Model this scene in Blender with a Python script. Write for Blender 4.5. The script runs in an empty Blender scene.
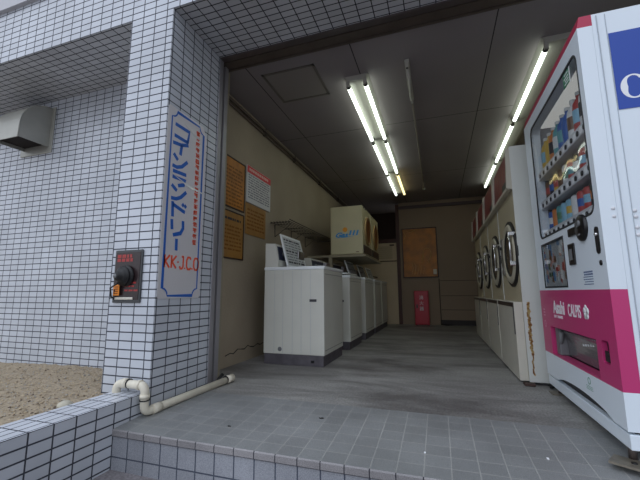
import bpy, bmesh, math, random
from mathutils import Vector, Matrix
random.seed(7)
S = bpy.context.scene
COL = S.collection
R = math.radians

# ------------------------------------------------------------------ camera
cam_d = bpy.data.cameras.new('camera')
cam = bpy.data.objects.new('camera', cam_d)
COL.objects.link(cam)
S.camera = cam
cam_d.sensor_fit = 'HORIZONTAL'; cam_d.sensor_width = 36.0
cam_d.lens = 349.0 * 36.0 / 640.0
cam_d.clip_start = 0.02; cam_d.clip_end = 200
yaw, pitch, roll = R(18.6), R(8.6), R(-0.3)
F = Vector((-math.sin(yaw)*math.cos(pitch), math.cos(yaw)*math.cos(pitch), math.sin(pitch)))
RT = Vector((math.cos(yaw), math.sin(yaw), 0)); UP = RT.cross(F)
RT2 = math.cos(roll)*RT + math.sin(roll)*UP; UP2 = -math.sin(roll)*RT + math.cos(roll)*UP
cam.matrix_world = Matrix(((RT2.x, UP2.x, -F.x, 0), (RT2.y, UP2.y, -F.y, 0), (RT2.z, UP2.z, -F.z, 0.635), (0, 0, 0, 1)))

# ------------------------------------------------------------------ world and exposure
W = bpy.data.worlds.new('world'); S.world = W; W.use_nodes = True
wn, wl = W.node_tree.nodes, W.node_tree.links
wn.clear()
wo = wn.new('ShaderNodeOutputWorld'); wb = wn.new('ShaderNodeBackground')
tc = wn.new('ShaderNodeTexCoord'); sx = wn.new('ShaderNodeSeparateXYZ'); rp = wn.new('ShaderNodeValToRGB')
wl.new(tc.outputs['Generated'], sx.inputs[0]); wl.new(sx.outputs['Z'], rp.inputs[0])
# the open street lies behind the camera: the sky is brightest there and darker along the street to the right
my = wn.new('ShaderNodeMapRange'); my.inputs['From Min'].default_value = -1; my.inputs['From Max'].default_value = .6; my.inputs['To Min'].default_value = 1.25; my.inputs['To Max'].default_value = .5
mx_ = wn.new('ShaderNodeMapRange'); mx_.inputs['From Min'].default_value = -.3; mx_.inputs['From Max'].default_value = 1; mx_.inputs['To Min'].default_value = 1.05; mx_.inputs['To Max'].default_value = .5
wl.new(sx.outputs['Y'], my.inputs[0]); wl.new(sx.outputs['X'], mx_.inputs[0])
mm = wn.new('ShaderNodeMath'); mm.operation = 'MULTIPLY'; wl.new(my.outputs[0], mm.inputs[0]); wl.new(mx_.outputs[0], mm.inputs[1])
vm_ = wn.new('ShaderNodeVectorMath'); vm_.operation = 'SCALE'; wl.new(rp.outputs[0], vm_.inputs[0]); wl.new(mm.outputs[0], vm_.inputs['Scale'])
wl.new(vm_.outputs[0], wb.inputs[0]); wl.new(wb.outputs[0], wo.inputs[0])
rp.color_ramp.elements[0].position = 0.0; rp.color_ramp.elements[0].color = (0.36, 0.37, 0.39, 1)
rp.color_ramp.elements[1].position = 0.75; rp.color_ramp.elements[1].color = (0.80, 0.87, 1.0, 1)
e = rp.color_ramp.elements.new(0.25); e.color = (0.58, 0.62, 0.70, 1)
wb.inputs[1].default_value = 1.75
TUBE_POWER = 3.6
vs = S.view_settings
vs.view_transform = 'Standard'; vs.look = 'None'; vs.gamma = 1.0; vs.use_curve_mapping = False
vs.exposure = 0.0

# ------------------------------------------------------------------ materials
def lin(c):
    return tuple(((v/255)/12.92 if v/255 <= .04045 else (((v/255)+.055)/1.055)**2.4) for v in c)
MATS = {}
def new_mat(name):
    m = bpy.data.materials.new(name); m.use_nodes = True
    return m, m.node_tree.nodes, m.node_tree.links, m.node_tree.nodes['Principled BSDF']
def mat(name, col, rough=.5, metal=0., noise=0., nscale=8., bump=0., bscale=60., emit=None, power=1., coat=0., alpha=1.):
    if name in MATS: return MATS[name]
    m, n, l, p = new_mat(name)
    c = lin(col)
    p.inputs['Base Color'].default_value = (*c, 1); p.inputs['Roughness'].default_value = rough
    p.inputs['Metallic'].default_value = metal
    if coat: p.inputs['Coat Weight'].default_value = coat; p.inputs['Coat Roughness'].default_value = .06
    if alpha < 1: p.inputs['Alpha'].default_value = alpha
    g = n.new('ShaderNodeNewGeometry')
    if noise:
        t = n.new('ShaderNodeTexNoise'); t.inputs['Scale'].default_value = nscale; t.inputs['Detail'].default_value = 6
        l.new(g.outputs['Position'], t.inputs['Vector'])
        r = n.new('ShaderNodeValToRGB'); l.new(t.outputs['Fac'], r.inputs[0])
        r.color_ramp.elements[0].position = .3; r.color_ramp.elements[1].position = .7
        r.color_ramp.elements[0].color = (*[v*(1-noise) for v in c], 1); r.color_ramp.elements[1].color = (*[min(1, v*(1+noise*.5)) for v in c], 1)
        l.new(r.outputs[0], p.inputs['Base Color'])
    if bump:
        t = n.new('ShaderNodeTexNoise'); t.inputs['Scale'].default_value = bscale; t.inputs['Detail'].default_value = 4
        l.new(g.outputs['Position'], t.inputs['Vector'])
        b = n.new('ShaderNodeBump'); b.inputs['Strength'].default_value = bump; b.inputs['Distance'].default_value = .01
        l.new(t.outputs['Fac'], b.inputs['Height']); l.new(b.outputs[0], p.inputs['Normal'])
    if emit:
        p.inputs['Emission Color'].default_value = (*lin(emit), 1); p.inputs['Emission Strength'].default_value = power
    MATS[name] = m
    return m
def tile_mat(name, ax, off, pitch, tile, joint, jw=.0076, rough=.25, speck=0., vary=.05, dirt=.12, jb=1.):
    m, n, l, p = new_mat(name)
    g = n.new('ShaderNodeNewGeometry'); s = n.new('ShaderNodeSeparateXYZ'); l.new(g.outputs['Position'], s.inputs[0])
    cb = n.new('ShaderNodeCombineXYZ')
    for i in (0, 1):
        a = n.new('ShaderNodeMath'); a.operation = 'SUBTRACT'; a.inputs[1].default_value = off[i] - 10*pitch[i]*10
        l.new(s.outputs['XYZ'.index(ax[i])], a.inputs[0]); l.new(a.outputs[0], cb.inputs[i])
    b = n.new('ShaderNodeTexBrick'); b.offset = 0; b.squash = 1
    b.inputs['Scale'].default_value = 1; b.inputs['Mortar Size'].default_value = jw/2; b.inputs['Mortar Smooth'].default_value = .15
    b.inputs['Brick Width'].default_value = pitch[0]; b.inputs['Row Height'].default_value = pitch[1]; b.inputs['Bias'].default_value = 0
    l.new(cb.outputs[0], b.inputs['Vector'])
    t = lin(tile)
    b.inputs['Color1'].default_value = (*[v*(1-vary) for v in t], 1); b.inputs['Color2'].default_value = (*[v*(1+vary) for v in t], 1)
    b.inputs['Mortar'].default_value = (*lin(joint), 1)
    src = b.outputs['Color']
    for sc, amt, lo, hi in ((2.2, dirt, .35, .75), (420., speck, .35, .65)):
        if not amt: continue
        t2 = n.new('ShaderNodeTexNoise'); t2.inputs['Scale'].default_value = sc; t2.inputs['Detail'].default_value = 5
        l.new(g.outputs['Position'], t2.inputs['Vector'])
        mr = n.new('ShaderNodeMapRange'); mr.inputs['From Min'].default_value = lo; mr.inputs['From Max'].default_value = hi
        mr.inputs['To Min'].default_value = 1-amt; mr.inputs['To Max'].default_value = 1+amt*.5
        l.new(t2.outputs['Fac'], mr.inputs[0])
        vm = n.new('ShaderNodeVectorMath'); vm.operation = 'SCALE'; l.new(src, vm.inputs[0]); l.new(mr.outputs[0], vm.inputs['Scale'])
        src = vm.outputs[0]
    l.new(src, p.inputs['Base Color'])
    mr = n.new('ShaderNodeMapRange'); mr.inputs['To Min'].default_value = rough; mr.inputs['To Max'].default_value = .9
    l.new(b.outputs['Fac'], mr.inputs[0]); l.new(mr.outputs[0], p.inputs['Roughness'])
    bp = n.new('ShaderNodeBump'); bp.invert = True; bp.inputs['Strength'].default_value = .6*jb; bp.inputs['Distance'].default_value = .002
    l.new(b.outputs['Fac'], bp.inputs['Height']); l.new(bp.outputs[0], p.inputs['Normal'])
    MATS[name] = m
    return m
TW, JW = (201, 206, 214), (64, 67, 76)
wall_xz = tile_mat('wall tile facing street', 'XZ', (-1.62, .01), (.1, .05), TW, JW)
wall_xzl = tile_mat('wall tile recessed', 'XZ', (-1.62, .01), (.1, .05), TW, JW)
wall_yz = tile_mat('wall tile reveal', 'YZ', (1.66, .01), (.1, .05), TW, JW)
wall_xy = tile_mat('wall tile soffit', 'XY', (-1.62, 1.66), (.1, .05), (200, 202, 204), (52, 52, 56))
curb_yz = tile_mat('curb tile side', 'YZ', (1.645, .087), (.1, .05), TW, JW)
curb_xy = tile_mat('curb tile top', 'XY', (-1.60, 1.645), (.05, .1), (214, 218, 226), JW)
ST, SJ = (142, 144, 144), (138, 140, 140)
step_xy = tile_mat('floor tile top', 'XY', (.01, 2.045), (.1, .0865), ST, (168, 168, 164), jw=.0045, rough=.45, speck=.25, vary=.07, dirt=.2, jb=.4)
step_xz = tile_mat('step riser tile', 'XZ', (.01, -.068), (.1, .097), (162, 165, 172), (84, 90, 104), jw=.007, rough=.5, speck=.35, vary=.05, dirt=.2)
nose_xz = tile_mat('step nosing tile', 'XZ', (.01, -.069), (.1, .1), (160, 157, 158), (62, 62, 70), jw=.005, rough=.5, speck=.4, vary=.05, dirt=.25)

def concrete(name, c0, c1, rough=.7, scale=1.6, wet=True):
    m, n, l, p = new_mat(name)
    g = n.new('ShaderNodeNewGeometry')
    mp = n.new('ShaderNodeMapping'); mp.inputs['Scale'].default_value = (.55, 1.6, 1); l.new(g.outputs['Position'], mp.inputs[0])
    a = n.new('ShaderNodeTexNoise'); a.inputs['Scale'].default_value = scale; a.inputs['Detail'].default_value = 9; a.inputs['Roughness'].default_value = .68; a.inputs['Distortion'].default_value = .6
    l.new(mp.outputs[0], a.inputs['Vector'])
    r = n.new('ShaderNodeValToRGB'); l.new(a.outputs['Fac'], r.inputs[0])
    r.color_ramp.elements[0].position = .36; r.color_ramp.elements[0].color = (*lin(c0), 1)
    r.color_ramp.elements[1].position = .64; r.color_ramp.elements[1].color = (*lin(c1), 1)
    f = n.new('ShaderNodeTexNoise'); f.inputs['Scale'].default_value = 90; f.inputs['Detail'].default_value = 3; l.new(g.outputs['Position'], f.inputs['Vector'])
    mr = n.new('ShaderNodeMapRange'); mr.inputs['From Min'].default_value = .3; mr.inputs['From Max'].default_value = .7; mr.inputs['To Min'].default_value = .72; mr.inputs['To Max'].default_value = 1.2
    l.new(f.outputs['Fac'], mr.inputs[0])
    vm = n.new('ShaderNodeVectorMath'); vm.operation = 'SCALE'; l.new(r.outputs[0], vm.inputs[0]); l.new(mr.outputs[0], vm.inputs['Scale'])
    l.new(vm.outputs[0], p.inputs['Base Color'])
    rr = n.new('ShaderNodeMapRange'); rr.inputs['To Min'].default_value = rough-.2; rr.inputs['To Max'].default_value = rough+.15
    l.new(a.outputs['Fac'], rr.inputs[0]); l.new(rr.outputs[0], p.inputs['Roughness'])
    b = n.new('ShaderNodeBump'); b.inputs['Strength'].default_value = .25; b.inputs['Distance'].default_value = .004; l.new(f.outputs['Fac'], b.inputs['Height']); l.new(b.outputs[0], p.inputs['Normal'])
    return m
floor_m = concrete('worn concrete floor', (106, 103, 101), (166, 165, 161), .62)
street_m = concrete('street surface', (110, 102, 104), (140, 136, 138), .85, 3.)
plaster = mat('painted plaster wall', (166, 153, 132), .8, noise=.16, nscale=1.3, bump=.25, bscale=40)
plaster_b = mat('back wall paint', (150, 132, 112), .75, noise=.1, nscale=1.5, bump=.1)
dark_m = mat('dark recess', (38, 32, 30), .9)
def ceiling_mat():
    m, n, l, p = new_mat('ceiling board')
    g = n.new('ShaderNodeNewGeometry'); s = n.new('ShaderNodeSeparateXYZ'); l.new(g.outputs['Position'], s.inputs[0])
    cur = None
    for ch, v in (('X', -1.44), ('X', -.545), ('X', .475), ('X', 1.4), ('Y', 3.74), ('Y', 5.55)):
        a = n.new('ShaderNodeMath'); a.operation = 'COMPARE'; a.inputs[1].default_value = v; a.inputs[2].default_value = .004
        l.new(s.outputs[ch], a.inputs[0])
        if cur is None: cur = a.outputs[0]
        else:
            x = n.new('ShaderNodeMath'); x.operation = 'MAXIMUM'; l.new(cur, x.inputs[0]); l.new(a.outputs[0], x.inputs[1]); cur = x.outputs[0]
    t = n.new('ShaderNodeTexNoise'); t.inputs['Scale'].default_value = 1.2; l.new(g.outputs['Position'], t.inputs['Vector'])
    r = n.new('ShaderNodeValToRGB'); l.new(t.outputs['Fac'], r.inputs[0])
    r.color_ramp.elements[0].color = (*lin((128, 121, 121)), 1); r.color_ramp.elements[1].color = (*lin((150, 143, 142)), 1)
    mx = n.new('ShaderNodeMixRGB'); l.new(cur, mx.inputs[0]); l.new(r.outputs[0], mx.inputs[1]); mx.inputs[2].default_value = (.02, .018, .016, 1)
    l.new(mx.outputs[0], p.inputs['Base Color']); p.inputs['Roughness'].default_value = .7
    return m
ceil_m = ceiling_mat()
steel_d = mat('brown anodised frame', (112, 104, 102), .38, metal=.7, noise=.15, nscale=5)
steel_j = mat('grey frame metal', (150, 148, 152), .4, metal=.4)
alu = mat('aluminium', (170, 170, 172), .3, metal=.9)
chrome = mat('chrome', (215, 215, 215), .12, metal=1.)
white_e = mat('white enamel', (226, 229, 226), .35, noise=.04, nscale=4)
white_top = mat('white worktop plastic', (236, 240, 240), .3)
washer_m = mat('washer enamel', (214, 214, 204), .4, noise=.06, nscale=3)
grime = mat('dark plinth metal', (92, 88, 94), .6, noise=.3, nscale=12)
black_r = mat('black rubber', (26, 26, 28), .55)
black_p = mat('black plastic', (20, 20, 22), .3)
grey_p = mat('grey plastic', (118, 120, 122), .5)
pvc = mat('cream plastic pipe', (228, 221, 202), .4, noise=.12, nscale=14)
vend_w = mat('vending white paint', (228, 238, 246), .28, noise=.02, nscale=3)
pink = mat('magenta panel', (194, 58, 116), .35)
red_t = mat('crimson trim', (180, 44, 78), .4)
blue_s = mat('blue sticker', (26, 70, 166), .35)
white_s = mat('white lettering', (240, 242, 245), .4)
sign_blue = mat('blue sign paint', (28, 94, 182), .45)
sign_red = mat('red sign paint', (236, 90, 58), .45)
maroon = mat('maroon header panel', (120, 30, 36), .4, noise=.2, nscale=9)
orange_b = mat('amber board', (184, 116, 20), .45, noise=.35, nscale=7)
orange_w = mat('amber notice', (160, 116, 56), .3, noise=.18, nscale=10)
dark_f = mat('dark wood frame', (52, 32, 24), .5)
paper = mat('white paper', (214, 214, 212), .6)
ink = mat('dark ink', (52, 52, 60), .7)
ink_g = mat('grey ink', (128, 128, 136), .7)
ink_b = mat('brown ink', (132, 84, 30), .7)
redbox = mat('red painted steel', (178, 22, 44), .4)
cream_m = mat('cream machine paint', (205, 198, 160), .45, noise=.08, nscale=3)
dryer_m = mat('beige dryer paint', (196, 186, 158), .4, noise=.08, nscale=3)
dryer_side = mat('white dryer side', (212, 214, 208), .45, noise=.05, nscale=3)
wire = mat('dull wire', (88, 80, 72), .5, metal=.5)
glass_d = mat('dark drum glass', (22, 18, 16), .1, coat=.3)
brown_m = mat('brown drum interior', (120, 72, 34), .35, noise=.3, nscale=25)
tube_m = mat('lit fluorescent tube', (240, 245, 240), .3, emit=(240, 252, 240), power=TUBE_POWER)
tube_y = mat('yellowed lit tube', (240, 235, 210), .3, emit=(255, 236, 170), power=TUBE_POWER*.55)
fix_m = mat('fixture enamel', (170, 168, 158), .5)

# ------------------------------------------------------------------ mesh helpers
class MB:
    def __init__(s): s.bm = bmesh.new(); s.mats = []; s.cur = 0
    def use(s, m):
        if m not in s.mats: s.mats.append(m)
        s.cur = s.mats.index(m); return s
    def _fin(s, faces, smooth=False):
        for f in faces:
            f.material_index = s.cur; f.smooth = smooth
    def box(s, x0, y0, z0, x1, y1, z1, bev=0., seg=2):
        x0, x1 = min(x0, x1), max(x0, x1); y0, y1 = min(y0, y1), max(y0, y1); z0, z1 = min(z0, z1), max(z0, z1)
        vs_ = [s.bm.verts.new((x, y, z)) for x in (x0, x1) for y in (y0, y1) for z in (z0, z1)]
        fs = [s.bm.faces.new([vs_[i] for i in q]) for q in ((0, 1, 3, 2), (4, 6, 7, 5), (0, 4, 5, 1), (2, 3, 7, 6), (0, 2, 6, 4), (1, 5, 7, 3))]
        s._fin(fs)
        if bev:
            es = list({e for f in fs for e in f.edges})
            r = bmesh.ops.bevel(s.bm, geom=es, offset=bev, segments=seg, profile=.5, affect='EDGES')
            s._fin(r['faces'], False)
        return s
    def prism(s, pts, d):
        """extrude a planar polygon (list of 3D points) by vector d"""
        a = [s.bm.verts.new(p) for p in pts]; d = Vector(d)
        b = [s.bm.verts.new(Vector(p)+d) for p in pts]
        fs = [s.bm.faces.new(a), s.bm.faces.new(list(reversed(b)))]
        for i in range(len(a)):
            j = (i+1) % len(a); fs.append(s.bm.faces.new((a[j], a[i], b[i], b[j])))
        s._fin(fs); bmesh.ops.recalc_face_normals(s.bm, faces=fs)
        return s
    def holed(s, outer, holes, d):
        """plate with holes, loops of 3D points, thickness vector d"""
        d = Vector(d); fs_all = []
        es = []; loops = []
        for lp in [outer]+holes:
            v = [s.bm.verts.new(p) for p in lp]; loops.append(v)
            es += [s.bm.edges.new((v[i], v[(i+1) % len(v)])) for i in range(len(v))]
        r = bmesh.ops.triangle_fill(s.bm, use_beauty=True, use_dissolve=False, edges=es)
        front = [g for g in r['geom'] if isinstance(g, bmesh.types.BMFace)]
        ex = bmesh.ops.extrude_face_region(s.bm, geom=front)
        nv = [g for g in ex['geom'] if isinstance(g, bmesh.types.BMVert)]
        bmesh.ops.translate(s.bm, verts=nv, vec=d)
        fs = list({f for v in nv for f in v.link_faces} | {f for lp in loops for v in lp for f in v.link_faces})
        s._fin(fs); bmesh.ops.recalc_face_normals(s.bm, faces=fs)
        return s
    def tube(s, pts, r, seg=10, caps=True, smooth=True):
        pts = [Vector(p) for p in pts]; rings = []
        rs = r if isinstance(r, (list, tuple)) else [r]*len(pts)
        prev = None
        for i, p in enumerate(pts):
            t = ((pts[min(i+1, len(pts)-1)]-p).normalized() + (p-pts[max(i-1, 0)]).normalized()).normalized()
            if prev is None:
                u = t.orthogonal().normalized()
            else:
                u = (prev - t*prev.dot(t)).normalized()
            prev = u; v = t.cross(u)
            rings.append([s.bm.verts.new(p+(u*math.cos(2*math.pi*k/seg)+v*math.sin(2*math.pi*k/seg))*rs[i]) for k in range(seg)])
        fs = []
        for a, b in zip(rings, rings[1:]):
            for k in range(seg):
                fs.append(s.bm.faces.new((a[k], a[(k+1) % seg], b[(k+1) % seg], b[k])))
        s._fin(fs, smooth)
        if caps: s._fin([s.bm.faces.new(list(reversed(rings[0]))), s.bm.faces.new(rings[-1])])
        return s
    def lathe(s, prof, origin, axis, seg=32, smooth=True):
        """prof: (radius, along) pairs"""
        o = Vector(origin); t = Vector(axis).normalized(); u = t.orthogonal().normalized(); v = t.cross(u)
        rings = []
        for r, h in prof:
            if r < 1e-6: rings.append([s.bm.verts.new(o+t*h)])
            else: rings.append([s.bm.verts.new(o+t*h+(u*math.cos(2*math.pi*k/seg)+v*math.sin(2*math.pi*k/seg))*r) for k in range(seg)])
        fs = []
        for a, b in zip(rings, rings[1:]):
            for k in range(seg):
                k2 = (k+1) % seg
                if len(a) == 1 and len(b) == 1: continue
                if len(a) == 1: fs.append(s.bm.faces.new((a[0], b[k2], b[k])))
                elif len(b) == 1: fs.append(s.bm.faces.new((a[k], a[k2], b[0])))
                else: fs.append(s.bm.faces.new((a[k], a[k2], b[k2], b[k])))
        s._fin(fs, smooth)
        return s
    def quad(s, *p):
        s._fin([s.bm.faces.new([s.bm.verts.new(q) for q in p])]); return s
    def build(s, name, m=None, parent=None):
        bm = s.bm
        if parent is not None:
            top = parent
            while top.parent: top = top.parent
            bmesh.ops.translate(bm, verts=bm.verts, vec=-top.location)
        me = bpy.data.meshes.new(name); bm.to_mesh(me); bm.free()
        if s.mats:
            for q in s.mats: me.materials.append(q)
        elif m: me.materials.append(m)
        o = bpy.data.objects.new(name, me); COL.objects.link(o)
        if parent is not None: o.parent = parent
        return o
def each(mb, name, m=None, parent=None):
    """one mesh object per separate piece"""
    bm = mb.bm; bm.verts.ensure_lookup_table(); seen = set(); out = []
    for v0 in bm.verts:
        if v0 in seen: continue
        st = [v0]; isl = {v0}
        while st:
            v = st.pop()
            for e_ in v.link_edges:
                w = e_.other_vert(v)
                if w not in isl: isl.add(w); st.append(w)
        seen |= isl
        q = MB(); q.mats = list(mb.mats); mp = {}
        for v in isl: mp[v] = q.bm.verts.new(v.co)
        for f in {f for v in isl for f in v.link_faces}:
            g = q.bm.faces.new([mp[v] for v in f.verts]); g.material_index = f.material_index; g.smooth = f.smooth
        out.append(q.build(name, m, parent))
    bm.free()
    return out
def BX(*a, bev=0.): return MB().box(*a, bev=bev)
def structure(o): o['kind'] = 'structure'; return o
def tag(o, label, cat, group=None):
    o['label'] = label; o['category'] = cat
    if group: o['group'] = group
    return o
def thing(name, label, cat, loc=(0, 0, 0), group=None):
    o = bpy.data.objects.new(name, None); o.empty_display_size = .1; COL.objects.link(o); o.location = loc
    return tag(o, label, cat, group)
def dup(o, loc=None, label=None, parent=None):
    c = o.copy(); COL.objects.link(c)
    if parent is not None: c.parent = parent
    if loc is not None: c.location = loc
    if label: c['label'] = label
    for ch in list(o.children): dup(ch, parent=c)
    return c
def text_into(mb, s, size, origin, u, v, n, m, depth=.001, sx=1., align='LEFT', shear=0., bold=0.):
    """raised lettering: u = reading direction, v = up, n = outward normal"""
    cu = bpy.data.curves.new('lettering', 'FONT'); cu.body = s; cu.size = size; cu.align_x = align; cu.extrude = depth; cu.shear = shear; cu.offset = bold
    t = bpy.data.objects.new('lettering', cu); COL.objects.link(t)
    dg = bpy.context.evaluated_depsgraph_get(); dg.update()
    me = bpy.data.meshes.new_from_object(t.evaluated_get(dg))
    bpy.data.objects.remove(t); bpy.data.curves.remove(cu)
    u, v, n = Vector(u).normalized()*sx, Vector(v).normalized(), Vector(n).normalized()
    mtx = Matrix(((u.x, v.x, n.x, origin[0]), (u.y, v.y, n.y, origin[1]), (u.z, v.z, n.z, origin[2]), (0, 0, 0, 1)))
    me.transform(mtx)
    mb.use(m); nf = len(mb.bm.faces); mb.bm.from_mesh(me); mb.bm.faces.ensure_lookup_table()
    for f in mb.bm.faces[nf:]: f.material_index = mb.cur
    bpy.data.meshes.remove(me)
    return mb
def rrect(y0, z0, y1, z1, r, x, seg=5):
    pts = []
    for cy, cz, a0 in ((y1-r, z1-r, 0), (y0+r, z1-r, 90), (y0+r, z0+r, 180), (y1-r, z0+r, 270)):
        for k in range(seg+1):
            a = R(a0+90*k/seg); pts.append((x, cy+r*math.cos(a), cz+r*math.sin(a)))
    return pts

# ------------------------------------------------------------------ setting
XL, XR, YB, ZC = -1.78, 1.46, 7.35, 2.50
YF, XP = 1.645, -1.57
structure(BX(-14, -14, -.5, 14, 1.62, -.225).build('street_ground', street_m))
# platform: concrete floor inside, tiled apron with nosing at the front
structure(BX(XL-.15, 2.04, -.4, XR+.1, 8.5, 0).build('floor', floor_m))
YN, ZN = 1.44, -.036
def slab(x0, x1, prof): return [(x0, y, z) for y, z in prof], (x1-x0, 0, 0)
p_, d_ = slab(-1.60, 3.2, [(2.045, 0), (YN+.08, ZN*.87), (YN+.08, -.4), (2.045, -.4)])
structure(MB().prism(p_, d_).build('floor_apron', step_xy))
p_, d_ = slab(-1.60, 3.2, [(YN+.08, -.068), (YN+.006, -.068), (YN+.006, -.4), (YN+.08, -.4)])
structure(MB().prism(p_, d_).build('floor_step_riser', step_xz))
p_, d_ = slab(-1.60, 3.2, [(YN+.08, ZN*.87), (YN+.005, ZN), (YN, ZN-.005), (YN, -.068), (YN+.08, -.068)])
o = structure(MB().use(step_xy).prism(p_, d_).build('floor_step_nosing')); o.data.materials.append(nose_xz)
for p in o.data.polygons:
    if p.normal.y < -.5: p.material_index = 1
# facade
def tiled(name, boxes, mxz=wall_xz, myz=wall_yz, mxy=wall_xy):
    mb = MB().use(mxz)
    for b in boxes: mb.box(*b)
    o = structure(mb.build(name)); o.data.materials.append(myz); o.data.materials.append(mxy)
    for p in o.data.polygons:
        n = p.normal
        p.material_index = 0 if abs(n.y) > .5 else (1 if abs(n.x) > .5 else 2)
    return o
tiled('wall_pillar', [(-1.925, YF, -.4, XP, 2.19, 2.51)])
tiled('wall_fascia', [(-7, YF, 2.51, 3.6, 2.19, 2.985)])
tiled('wall_left_recess', [(-7, 2.19, -.4, -1.925, 2.4, 2.985)], mxz=wall_xzl)
structure(BX(-7, YF-.03, 2.985, 3.6, 2.6, 3.6).build('wall_cornice', mat('painted concrete band', (200, 200, 204), .7, noise=.06, nscale=2)))
structure(BX(-7, 2.19, 2.56, 3.6, 8.6, 2.985).build('ceiling_slab', mat('concrete slab', (120, 120, 120), .9)))  # unseen slab over the shop, added to keep sky light out
tiled('wall_right_front', [(1.46, YF, -.4, 3.6, 2.4, 2.51)])
# planter kerb wall and gravel
o = tiled('wall_planter', [(-1.785, .2, -.4, -1.588, YF-.001, .087), (-6.5, .2, -.4, -1.785, .39, .087)], myz=curb_yz, mxy=curb_xy)
# interior shell
structure(BX(XL-.12, 2.19, 0, XL, 8.4, 2.56).build('wall_left', plaster))
structure(BX(XL, 2.19, -.002, -1.60, 2.36, 2.56).build('trim_1', mat('reveal plaster', (150, 142, 122), .8, noise=.12, nscale=6)))
structure(BX(XR, 2.19, 0, XR+.12, 8.4, 2.56).build('wall_right', plaster))
structure(BX(-.72, YB, 0, XR, YB+.08, 2.50).build('wall_back', plaster_b))
structure(BX(XL, 8.2, 0, -.72, 8.3, 2.50).build('wall_back_recess', mat('dark brown wall', (52, 38, 34), .8)))  # the dark of the open recess is put into this wall's brown
structure(BX(-.79, YB-.03, 0, -.72, YB+.08, 2.47).build('trim_2', mat('reddish brown post', (70, 36, 28), .5)))
mb = MB(); mb.box(XL, YB-.02, 1.66, -.79, YB+.06, 1.74); structure(mb.build('trim_3', mat('reddish brown post', (70, 36, 28), .5)))
structure(BX(XL, YB, 0, -.79, YB+.04, 1.66).build('wall_back_partition', mat('partition paint', (205, 188, 158), .7, noise=.08, nscale=3)))
structure(BX(XL, YB-.004, 1.27, -.79, YB, 1.29).build('trim_4', mat('dark seam', (60, 44, 36), .7)))
structure(BX(-.72, YB-.05, 2.36, XR, YB, 2.42).build('trim_5', mat('dull purple rail', (84, 70, 72), .5)))
structure(BX(.0, YB-.012, 0, XR, YB, .10).build('baseboard_back', mat('dark skirting', (48, 42, 42), .6)))
mb = MB(); 
for z in (.29, .56, .855): mb.box(.03, YB-.006, z, XR, YB, z+.008)
structure(mb.build('trim_6', mat('dark seam', (60, 44, 36), .7)))
structure(BX(XL, 2.31, ZC, XR, 8.3, 2.56).build('ceiling', ceil_m))
# header and jamb of the shutter opening
structure(BX(-1.60, 2.17, 2.495, 3.0, 2.215, 2.56).build('trim_7', steel_d))
mb = MB(); mb.box(-1.60, 2.222, 2.49, 1.95, 2.30, 2.56); mb.box(-1.60, 2.306, 2.482, 1.95, 2.322, 2.56)
structure(mb.build('trim_8', mat('shutter box underside', (98, 88, 80), .45, metal=.4, noise=.25, nscale=4)))
mb = MB(); mb.box(-1.615, 2.17, 0, -1.562, 2.215, 2.50, bev=.004); mb.box(-1.615, 2.255, 0, -1.572, 2.30, 2.49, bev=.003); mb.box(-1.62, 2.20, 0, -1.604, 2.27, 2.49)
structure(mb.build('trim_9', steel_j))
# crack in the left wall, hairline gap along the wall foot
pts = [(2.70, .098), (2.78, .110), (2.83, .098), (2.90, .128), (2.97, .118), (3.02, .112), (3.08, .137), (3.13, .118), (3.2, .11), (3.27, .128), (3.33, .112), (3.42, .126)]
mb = MB()
for (a, b), (c, d) in zip(pts, pts[1:]):
    w = random.uniform(.003, .007)
    mb.prism([(XL+.0005, a, b-w), (XL+.0005, c, d-w), (XL+.0005, c, d+w), (XL+.0005, a, b+w)], (.0012, 0, 0))
structure(mb.build('trim_10', mat('crack shadow gap', (44, 38, 32), .9)))

# gravel bed: bumpy bed plus loose pebbles, nobody could count it
gm = mat('pale brown gravel', (176, 160, 136), .9, noise=.3, nscale=60, bump=.6, bscale=150)
mb = MB(); nx, ny = 150, 70
grid = {}
for i in range(nx+1):
    for j in range(ny+1):
        x = -6.4+(i/nx)**.75*(4.60); y = .395+j/ny*1.79
        z = .045+.02*math.sin(x*1.7+y*2)+.012*math.sin(y*5+x*3)+random.uniform(-.006, .006)
        if y > 2.0: z += (y-2.0)*.05
        grid[i, j] = mb.bm.verts.new((x, y, z))
fs = [mb.bm.faces.new((grid[i, j], grid[i+1, j], grid[i+1, j+1], grid[i, j+1])) for i in range(nx) for j in range(ny)]
mb.use(gm); mb._fin(fs, True)
gm2 = [gm, mat('grey pebble', (172, 166, 156), .8), mat('tan pebble', (190, 172, 144), .8), mat('dark pebble', (116, 102, 88), .85)]
for k in range(9000):
    x = -1.80-abs(random.gauss(0, 1.1)); y = random.uniform(.41, 2.18)
    if x < -6.3: continue
    z = .045+.02*math.sin(x*1.7+y*2)+.012*math.sin(y*5+x*3)+(max(0, y-2.0))*.05
    r = random.choice((.003, .004, .006, .008))*random.uniform(.7, 1.2)
    mb.use(random.choices(gm2, (4, 3, 4, 1))[0])
    vs_ = [mb.bm.verts.new((x+r*a*random.uniform(.7, 1.2), y+r*b*random.uniform(.7, 1.2), z+r*.7*c+r*.2)) for a, b, c in ((1, 0, 0), (-1, 0, 0), (0, 1, 0), (0, -1, 0), (0, 0, 1), (0, 0, -1))]
    mb._fin([mb.bm.faces.new([vs_[i] for i in q]) for q in ((0, 2, 4), (2, 1, 4), (1, 3, 4), (3, 0, 4), (2, 0, 5), (1, 2, 5), (3, 1, 5), (0, 3, 5))], True)
o = mb.build('gravel_bed'); o['kind'] = 'stuff'; tag(o, 'pale brown gravel filling the planter behind the tiled kerb', 'gravel')
o = MB()
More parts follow.
